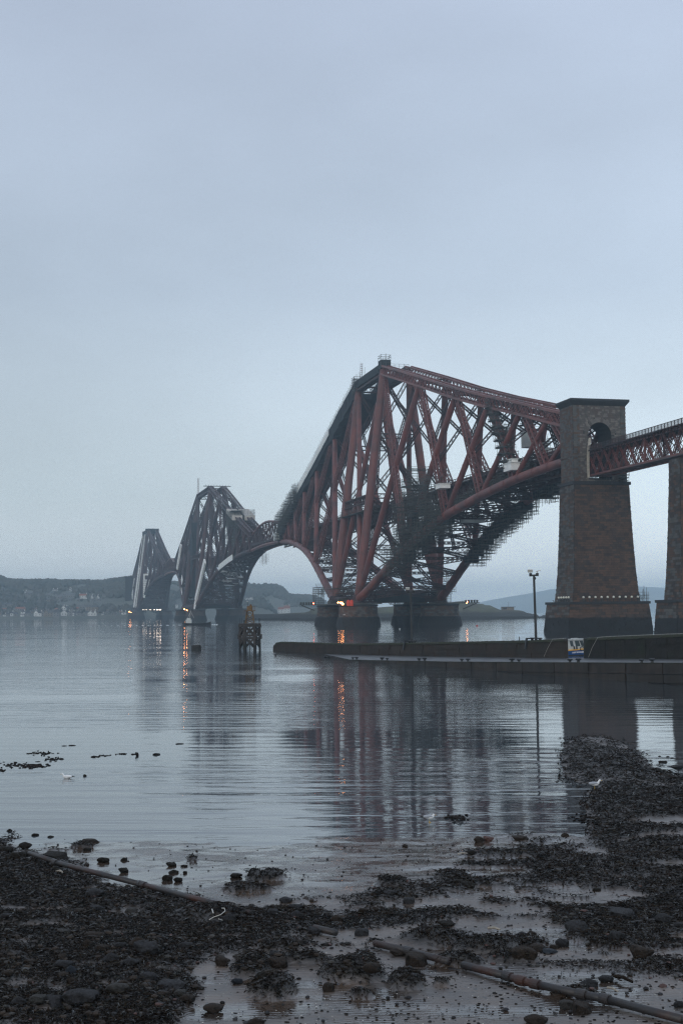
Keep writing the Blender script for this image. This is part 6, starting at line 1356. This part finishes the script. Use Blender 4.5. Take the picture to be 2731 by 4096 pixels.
# ---- stones one can pick out, each its own
def stone_mesh(seed, kind):
    rg = np.random.default_rng(seed); import bmesh
    bm = bmesh.new(); bmesh.ops.create_icosphere(bm, subdivisions=4, radius=1.0)
    ph = rg.uniform(0, 6, 9); amp = {'round': .17, 'flat': .2, 'block': .15, 'craggy': .28}[kind]; p = {'round': 2.3, 'flat': 2.4, 'block': 5.0, 'craggy': 2.6}[kind]
    pl = [Vector(rg.normal(size=3)).normalized() for _ in range({'round': 6, 'flat': 6, 'block': 2, 'craggy': 11}[kind])]
    for v in bm.verts:
        c = v.co.copy(); q = (abs(c.x) ** p + abs(c.y) ** p + abs(c.z) ** p) ** (-1 / p); c = c * q
        s = 1 + amp * (sin(c.x * 2.1 + ph[0]) * sin(c.y * 2.4 + ph[1]) + .6 * sin(c.z * 3.1 + ph[2]) * sin(c.x * 3.7 + ph[3]) + .3 * sin(c.y * 6.3 + ph[4]) * sin(c.x * 5.7 + ph[5]))
        c = c * s
        for n_ in pl:
            dd_ = c.dot(n_) - .72
            if dd_ > 0: c -= n_ * dd_ * .85
        c *= 1 + .018 * sin(c.x * 13 + ph[6]) * sin(c.y * 11 + ph[7]) + .014 * sin(c.z * 17 + ph[8]) * sin(c.x * 19 + 2 * c.y)
        if c.x > 0: c.z *= 1 - .25 * c.x * (seed % 3) / 2
        v.co = c
    me = bpy.data.meshes.new('stone'); bm.to_mesh(me); bm.free()
    me.polygons.foreach_set('use_smooth', [kind != 'craggy' and kind != 'block'] * len(me.polygons)); return me
SM = {}
for kd in ('round', 'flat', 'block', 'craggy'):
    for v in range(4 if kd != 'block' else 2):
        for ci in range(6): SM[(kd, v, ci)] = None
def A_(l, s, ox, oy): return [(ox + x * s, oy + y * s, w * s, h * s, k, c) for (x, y, w, h, k, c) in l]
R_, F_, B_k, C_k = 'round', 'flat', 'block', 'craggy'
ST = A_([(590, 528, 112, 50, R_, 0), (670, 575, 62, 36, R_, 0), (600, 612, 90, 36, F_, 0), (820, 628, 82, 36, F_, 2), (500, 628, 80, 26, F_, 1), (40, 674, 92, 48, R_, 0), (400, 762, 100, 36, F_, 2), (575, 785, 142, 38, F_, 1), (550, 845, 62, 48, R_, 1), (640, 866, 92, 40, R_, 1), (750, 850, 76, 38, R_, 0), (860, 842, 130, 60, R_, 1),
  (935, 892, 155, 88, C_k, 0), (1165, 854, 92, 44, R_, 0), (395, 924, 70, 42, C_k, 1), (690, 935, 106, 56, R_, 0), (820, 960, 102, 42, R_, 0), (905, 945, 66, 40, R_, 0), (395, 974, 112, 48, R_, 0), (440, 1010, 80, 50, R_, 3), (450, 1074, 70, 40, R_, 1), (925, 1062, 112, 66, R_, 0), (735, 1130, 126, 62, R_, 2), (1055, 1108, 184, 54, F_, 0),
  (500, 1196, 198, 78, B_k, 0), (235, 1190, 116, 50, R_, 2), (345, 1215, 134, 78, C_k, 0), (110, 1205, 100, 50, R_, 0), (1030, 1153, 82, 34, F_, 1), (1130, 1150, 86, 42, R_, 2), (1170, 1192, 92, 52, R_, 1), (990, 1224, 62, 36, C_k, 5), (1335, 1252, 128, 46, R_, 1), (1390, 965, 102, 72, C_k, 1), (1485, 1074, 66, 36, R_, 3), (1430, 682, 92, 52, R_, 0),
  (1520, 674, 62, 36, R_, 0), (185, 950, 82, 30, R_, 1), (50, 1028, 62, 34, R_, 1), (340, 292, 136, 62, B_k, 4), (155, 226, 82, 56, R_, 4), (150, 280, 82, 56, R_, 4), (220, 150, 42, 30, R_, 4), (58, 122, 38, 30, R_, 4), (318, 160, 40, 22, R_, 4), (545, 242, 52, 36, R_, 4), (645, 312, 72, 48, R_, 4), (775, 304, 44, 32, R_, 4), (780, 378, 62, 48, C_k, 4),
  (1050, 425, 72, 56, R_, 4), (1115, 432, 52, 40, R_, 4), (1085, 382, 66, 32, R_, 4), (1080, 338, 66, 40, C_k, 4), (1155, 342, 46, 22, R_, 4), (1160, 382, 26, 24, R_, 4), (1475, 408, 82, 42, C_k, 4), (560, 190, 112, 26, F_, 1), (985, 655, 62, 30, R_, 1), (30, 250, 90, 60, R_, 4), (80, 290, 80, 60, R_, 4)], .6378, 0, 3250)
ST += A_([(1040, 517, 92, 34, F_, 0), (1155, 572, 86, 44, R_, 0), (865, 633, 62, 38, R_, 1), (935, 628, 62, 38, R_, 1), (700, 694, 82, 50, R_, 1), (300, 641, 82, 40, R_, 0), (440, 606, 86, 34, R_, 0), (440, 662, 92, 48, R_, 0), (380, 566, 82, 34, R_, 0), (860, 774, 102, 52, R_, 0), (455, 832, 92, 34, R_, 1), (315, 916, 102, 56, C_k, 0), (345, 978, 122, 78, C_k, 1), (560, 765, 92, 50, C_k, 0),
  (920, 1000, 108, 62, R_, 1), (1200, 962, 134, 88, B_k, 1), (1100, 900, 112, 46, C_k, 1), (650, 1122, 78, 64, R_, 1), (235, 1040, 66, 64, C_k, 4), (190, 1326, 112, 34, R_, 1), (1400, 714, 102, 50, C_k, 4), (1465, 444, 82, 38, R_, 4), (1530, 464, 92, 52, C_k, 4), (1125, 214, 40, 16, R_, 1)], .6378, 900, 3250)
ST += A_([(290, 188, 66, 38, R_, 1), (350, 178, 62, 36, C_k, 5), (550, 172, 112, 32, F_, 1), (825, 150, 52, 24, R_, 1), (245, 262, 62, 40, R_, 4), (1190, 655, 152, 48, B_k, 0), (920, 752, 154, 80, C_k, 0), (1150, 805, 122, 72, C_k, 0), (1450, 694, 112, 60, R_, 0), (1545, 728, 62, 46, R_, 0), (570, 926, 152, 84, B_k, 1), (650, 866, 112, 44, F_, 1), (735, 886, 102, 28, F_, 3), (760, 854, 62, 28, R_, 1),
  (810, 840, 82, 54, R_, 0), (555, 780, 82, 32, R_, 0), (620, 774, 62, 28, R_, 1), (1315, 914, 138, 88, C_k, 1), (1085, 1060, 92, 40, R_, 0), (980, 1088, 112, 44, R_, 0), (840, 1224, 92, 46, B_k, 2), (940, 1254, 112, 66, B_k, 1), (1540, 1224, 72, 46, R_, 0), (1440, 1096, 52, 22, R_, 5), (650, 1330, 150, 56, R_, 1), (1030, 494, 62, 34, R_, 4), (945, 625, 46, 18, R_, 5), (320, 890, 80, 50, R_, 0)], .6378, 1731, 3250)
ST += A_([(862, 588, 22, 42, C_k, 4), (838, 580, 34, 16, R_, 4), (980, 582, 44, 22, R_, 4), (1122, 515, 56, 14, C_k, 4), (533, 716, 22, 22, R_, 4), (1045, 576, 12, 6, R_, 4)], .6378, 0, 2650)
ST += A_([(1440, 424, 62, 28, C_k, 4), (1408, 384, 25, 14, R_, 4), (1465, 388, 26, 16, R_, 4), (1495, 396, 30, 14, R_, 4), (1390, 476, 92, 30, C_k, 4), (870, 592, 66, 18, R_, 4)], .5938, 1800, 2800)
tone = ['grey', 'brown', 'pale', 'bluish', 'dark weedy', 'reddish']; shp = {'round': 'rounded stone', 'flat': 'flat stone', 'block': 'square-cut stone', 'craggy': 'angular stone'}
rows = [(2700, 3100, 'standing in the open water'), (3100, 3420, 'at the edge of the water'), (3420, 3560, 'just inshore of the mud flat'), (3560, 3720, 'beside the upper length of pipe'), (3720, 3860, 'in the weed above the lower length of pipe'), (3860, 3990, 'level with the lower length of pipe'), (3990, 4300, 'along the bottom of the picture')]
rshort = ['in open water', 'at the water edge', 'inshore of mud', 'by upper pipe', 'above lower pipe', 'level with lower pipe', 'along bottom edge']
def row_of(y):
    for i, (a, b, s) in enumerate(rows):
        if a <= y < b: return i
    return 6
order = {}
for i, s in enumerate(ST):
    third = 'left third' if s[0] < 910 else ('middle third' if s[0] < 1820 else 'right third'); order.setdefault((row_of(s[1]), third, s[4], s[5]), []).append(i)
ordn = ['first', 'second', 'third', 'fourth', 'fifth', 'sixth', 'seventh', 'eighth', 'ninth', 'tenth', 'eleventh', 'twelfth']
for key, idx in order.items():
    idx.sort(key=lambda i: ST[i][0])
    for n_, i in enumerate(idx):
        px, py, w, h, kd, ci = ST[i]; p = at_z(px, py, 0.1)
        for _ in range(3):
            a, d = to_ad(p.x, p.y); gz = max(ground(a, d), -.02); p = at_z(px, py, gz)
        a, d = to_ad(p.x, p.y); sc_ = d / FPX; W2 = w * sc_ / 2; HH = h * sc_ * (.62 if ci == 4 else .9); vv = i % (4 if kd != 'block' else 2)
        if SM[(kd, vv, ci)] is None: me = stone_mesh(vv * 13 + len(kd), kd); me.materials.append(stone_c[ci]); SM[(kd, vv, ci)] = me
        o = bpy.data.objects.new('stone', SM[(kd, vv, ci)]); COL.objects.link(o); dep = W2 * random.uniform(.65, .95)
        o.scale = (W2, dep, HH * .66); o.rotation_euler = (0, 0, -YAW + random.uniform(-.25, .25)); o.location = p + HFWD * dep * .6 + ZUP * (HH * .60 - HH * .34)
        third = key[1]; size = 'large' if w > 70 else ('medium' if w > 42 else 'small')
        lab = '%s %s %s %s, %s' % (size, tone[ci], shp[kd], rows[key[0]][2], third)
        lab = '%s %s %s %s, %s' % (size, tone[ci], shp[kd], rshort[key[0]], third)
        if len(idx) > 1: lab = '%s, %s such from left' % (lab, ordn[n_])
        tag(o, lab, 'stone', 'stones on the foreshore')

# floating weed scraps on the water, left
V = []
for (cx0, cy0, w0, h0, n0) in ((200, 650, 90, 12, 60), (250, 570, 100, 12, 40), (100, 640, 100, 20, 40), (340, 605, 60, 14, 40), (15, 676, 20, 4, 14), (440, 520, 50, 4, 14), (590, 592, 30, 5, 16), (650, 583, 40, 3, 14), (765, 573, 30, 4, 16), (220, 648, 70, 9, 60)):
    for k in range(n0): V.append(at_z((cx0 + random.gauss(0, .5) * w0) * .6378, 2650 + (cy0 + random.gauss(0, .5) * h0) * .6378, .01))
V += [at_z(random.gauss(1048 * U, 18), random.gauss(1877 * U, 4), .02) for _ in range(60)] + [at_z(2330 + random.gauss(0, 40), 3270 + random.gauss(0, 8), .02) for _ in range(30)]
C3 = np.array([list(v) for v in V]); S3 = np.stack([RNG.uniform(.03, .15, len(V)), RNG.uniform(.02, .08, len(V)), RNG.uniform(.01, .03, len(V))], -1); blobs('floating_weed', C3, S3, weed_ms[0], jit=.3)

# ------------------------------------------------------------------ pipeline
pipe_m = M('rusty_pipe', (.036, .029, .026), (.026, .026, .027), rough=.5, scale=5, bump=.5, bscale=14, bdist=.01, c3=(.055, .022, .014), scale3=1.2)
PP = [(118, 3413, 0), (213, 3443, 0), (222, 3450, 1), (561, 3536, 1), (575, 3540, 1), (1000, 3652, 0), (1255, 3711, 0), (1345, 3731, 0), (1500, 3773, 0), (1634, 3805, 1), (1795, 3846, 0), (1850, 3860, 0), (2030, 3905, 1), (2082, 3922, 1), (2139, 3936, 1), (2324, 3977, 1), (2420, 3996, 1), (2731, 4079, 0), (2850, 4112, 0)]
pts = []
for (x, y, c) in PP:
    p = at_z(x, y, .25)
    for _ in range(3): a, d = to_ad(p.x, p.y); p = at_z(x, y, ground(a, d) + .09)
    pts.append((p, c))
pipe = thing('drain_pipe', pts[4][0], 'long rusty jointed pipe running down the beach, partly buried in weed', 'pipe')
for i in range(len(pts) - 1):
    a, b = pts[i][0], pts[i + 1][0]
    drop = (0, 0, 0, 0, 0, 1, 0, 1, 0, 0, 1, 0, 0, 0, 0, 0, 0, 0, 0)[i]; dz = ZUP * (-.16 if drop else 0)
    m = MB(); m.tube([a + dz, a.lerp(b, .5) + dz, b + dz], .066, 14); m.build('pipe_section', pipe_m, pipe, smooth=True)
    if pts[i][1]: t_ = (b - a).normalized(); m = MB(); m.tube([a - t_ * .09, a - t_ * .085, a + t_ * .085, a + t_ * .09], [.074, .086, .086, .074], 14); m.build('collar', pipe_m, pipe)

# ribbon of pale strapping, sticks
m = MB(); z4 = lambda x, y, h=.12: (lambda p: p + ZUP * 0)(at_z(x * .6378, 3250 + y * .6378, ground(*to_ad(*at_z(x * .6378, 3250 + y * .6378, .4)[:2])) + h))
m.tube([z4(1312, 672), z4(1340, 656, .16), z4(1385, 640, .2), z4(1412, 618, .25), z4(1408, 600, .28), z4(1392, 600, .26)], .008, 5); m.tube([z4(1330, 606, .2), z4(1338, 630, .16)], .011, 5); m.tube([z4(1372, 668), z4(1396, 676)], .009, 5)
o = m.build('strap', M('white_strap', (.6, .58, .52), rough=.5), loc=z4(1370, 650)); tag(o, 'curl of pale strapping lying in the weed below the pipe', 'strap')
driftw = M('driftwood', (.40, .36, .30), (.28, .25, .2), rough=.7, scale=12)
def stick(p, q, r, lab, mt=driftw):
    P_ = []
    for (x, y) in (p, q):
        w_ = at_z(x, y, .2); a, d = to_ad(w_.x, w_.y); P_.append(at_z(x, y, ground(a, d) + .07))
    m = MB(); m.tube([P_[0], P_[0].lerp(P_[1], .5) + ZUP * r, P_[1]], [r, r * 1.1, r * .7], 6); o = m.build('stick', mt, loc=P_[0]); tag(o, lab, 'stick', 'sticks on the beach')
stick((1830, 3416), (1867, 3413), .02, 'short white stick on the mud beside the dark boulders'); stick((2456, 3904), (2528, 3928), .03, 'dark bent stick on the sand right of the lower pipe', weed_ms[1]); stick((2428, 3950), (2470, 3966), .02, 'pale broken stick under the dark bent one')
stick((1950, 3712), (2000, 3718), .025, 'grey slat lying on weed in the middle distance'); stick((228, 3486), (252, 3490), .03, 'pale scrap of wood beside the upper end of the pipe'); stick((2478, 3583), (2520, 3586), .012, 'thin orange twig on the weed bank at the right', stone_c[5])

# ------------------------------------------------------------------ birds
gw = M('gull_white', (.82, .82, .80), rough=.7); gg = M('gull_grey', (.34, .36, .39), rough=.7); gk = M('gull_black', (.02, .02, .02), rough=.6); gy = M('gull_bill', (.6, .38, .05), rough=.5); crow_m = M('crow_black', (.010, .010, .012), rough=.45)
def ellip(m, c, X, Y, Z, nu=10, nv=8):
    V = [c + Z]; F = []
    for i in range(1, nv):
        a = pi * i / nv
        for j in range(nu): b = 2 * pi * j / nu; V.append(c + Z * cos(a) + (X * cos(b) + Y * sin(b)) * sin(a))
    V.append(c - Z)
    for j in range(nu): F.append((0, 1 + j, 1 + (j + 1) % nu)); F.append((len(V) - 1, len(V) - 1 - nu + (j + 1) % nu, len(V) - 1 - nu + j))
    for i in range(nv - 2):
        for j in range(nu): a0 = 1 + i * nu; F.append((a0 + j, a0 + nu + j, a0 + nu + (j + 1) % nu, a0 + (j + 1) % nu))
    m.add(V, F)
def bird(p, dr, label, S=1.0, legs=True, wing=gg, body=gw, tip=gk, cat='gull', name='gull', hunch=0.0, bill=gy):
    """one smooth body from tail to bill along HLAT*dr"""
    X = HLAT * dr; Y = HFWD; o = thing(name, p, label, cat, 'birds by the water'); lh = .13 * S if legs else -.02
    prof = [(-.30, .155, .008), (-.22, .15, .03), (-.12, .14, .062), (0, .13, .085), (.09, .14, .082), (.155, .175, .058), (.185 - hunch * .03, .225 - hunch * .03, .040), (.20 - hunch * .05, .265 - hunch * .06, .040), (.225 - hunch * .05, .285 - hunch * .06, .041), (.255 - hunch * .05, .28 - hunch * .06, .028), (.275 - hunch * .05, .272 - hunch * .06, .013)]
    pts = [p + (X * x + ZUP * z) * S + ZUP * (lh - .05 * S) for x, z, r in prof]; V = []; F = []; n = 12
    for i, q in enumerate(pts):
        t = (pts[min(i + 1, len(pts) - 1)] - pts[max(i - 1, 0)]).normalized(); u_ = Y.cross(t).normalized()
        for k in range(n): w = 2 * pi * k / n; V.append(q + (Y * cos(w) * (.95 if i < 5 else 1) + u_ * sin(w)) * prof[i][2] * S)
    for i in range(len(pts) - 1):
        for k in range(n): k2 = (k + 1) % n; F.append((i * n + k, i * n + k2, (i + 1) * n + k2, (i + 1) * n + k))
    F += [tuple(range(n - 1, -1, -1)), tuple((len(pts) - 1) * n + k for k in range(n))]; m = MB(); m.add(V, F); m.build('body', body, o, smooth=True)
    for s in (-1, 1):
        m = MB(); c = p + (X * -.05 + ZUP * .165 + Y * s * .062) * S + ZUP * (lh - .05 * S); ellip(m, c, X * .19 * S + ZUP * .012 * S, Y * .03 * S, ZUP * .055 * S); m.build('wing', wing, o, smooth=True)
        m = MB(); ellip(m, p + (X * -.27 + ZUP * .16 + Y * s * .03) * S + ZUP * (lh - .05 * S), X * .10 * S, Y * .015 * S, ZUP * .018 * S); m.build('wing_tip', tip, o, smooth=True)
        m = MB(); ellip(m, pts[8] + (X * .012 + ZUP * .012 + Y * s * .036) * S, X * .006 * S, Y * .005 * S, ZUP * .006 * S, 6, 5); m.build('eye', gk, o)
        if legs:
            m = MB(); a = p + (X * .0 + Y * s * .03) * S + ZUP * lh; m.tube([a, a + X * .012 * S - ZUP * lh * .5, p + (X * .0 + Y * s * .03) * S], .007 * S, 6); m.tube([p + (Y * s * .03) * S + ZUP * .004, p + (Y * s * .035 + X * .06) * S + ZUP * .004], [.008 * S, .012 * S], 5); m.build('leg', bill, o)
    m = MB(); m.tube([pts[-1] - X * .01 * S, pts[-1] + (X * .035 - ZUP * .004) * S, pts[-1] + (X * .055 - ZUP * .012) * S], [.014 * S, .010 * S, .003 * S], 6); m.build('bill', bill, o)
    return o
def on_ground(px, py, dz=0):
    p = at_z(px, py, 0.05); a, d = to_ad(p.x, p.y); z = max(ground(a, d), 0); return at_z(px, py, z + dz)
bird(on_ground(2376, 3157), 1, 'white gull standing at the edge of the dark weed bank on the right', .9)
bird(on_ground(1716, 3290), 1, 'hunched white gull standing in the shallows at the centre', .8, hunch=1.0)
bird(at_z(270, 3113, 0), -1, 'white and black gull floating on the open water at the left', .85, legs=False, wing=gw)
bird(on_ground(2710, 3095), 1, 'black crow on the weed bank at the right edge', 1.2, wing=crow_m, body=crow_m, tip=crow_m, cat='crow', name='crow', bill=gk)
t_b = bc + HLAT * -.38 + ZUP * 8.45; bird(t_b, -1, 'small gull perched on the pole of the timber beacon', .7)
for k, (px, lab) in enumerate(((2214, 'small brown bird at the far left end of the arched pier base'), (2225, 'second small brown bird on the left end of the arched pier base'))):
    q = at_x(px, 2404, PCX - 11.8); q.z = 8.7; q.y = min(q.y, 7.4); bird(q, -1, lab, 1.6, wing=gg, body=stone_c[1], tip=gk, cat='bird', name='perched_bird')
# gull in flight in front of the nearest pier
c = at_d(1377, 2459, 420); o = thing('flying_gull', c, 'gull flying past the round pier of the nearest tower with wings spread', 'gull', 'birds by the water')
m = MB(); ellip(m, c, HLAT * .30, HFWD * .12, ZUP * .10); m.build('body', gw, o, smooth=True)
for s, e in ((-1, .22), (1, -.12)):
    m = MB(); V = [c + HLAT * s * .12 + HFWD * .14, c + HLAT * s * .12 - HFWD * .14, c + HLAT * s * .5 - HFWD * .1 + ZUP * e, c + HLAT * s * .5 + HFWD * .1 + ZUP * e, c + HLAT * s * .85 + ZUP * (e * 1.2), ]
    m.add([v - ZUP * .012 for v in V] + [v + ZUP * .012 for v in V], [(3, 2, 1, 0), (3, 4, 2), (5, 6, 7, 8), (8, 7, 9), (0, 1, 6, 5), (1, 2, 7, 6), (2, 4, 9, 7), (4, 3, 8, 9), (3, 0, 5, 8)]); m.build('wing', gw, o)

# ------------------------------------------------------------------ haze
HX = WEXT + 60; m = MB(); m.box((-HX, -HX, -4), (HX, HX, 150))
hz = bpy.data.materials.new('haze'); hz.use_nodes = True; t = hz.node_tree; t.nodes.clear(); o_ = t.nodes.new('ShaderNodeOutputMaterial'); v = t.nodes.new('ShaderNodeVolumePrincipled')
v.inputs['Density'].default_value = .00023; v.inputs['Color'].default_value = (.72, .90, 1.0, 1); v.inputs['Anisotropy'].default_value = 0.6
t.links.new(v.outputs[0], o_.inputs['Volume']); m.build('haze', hz, kind='stuff')
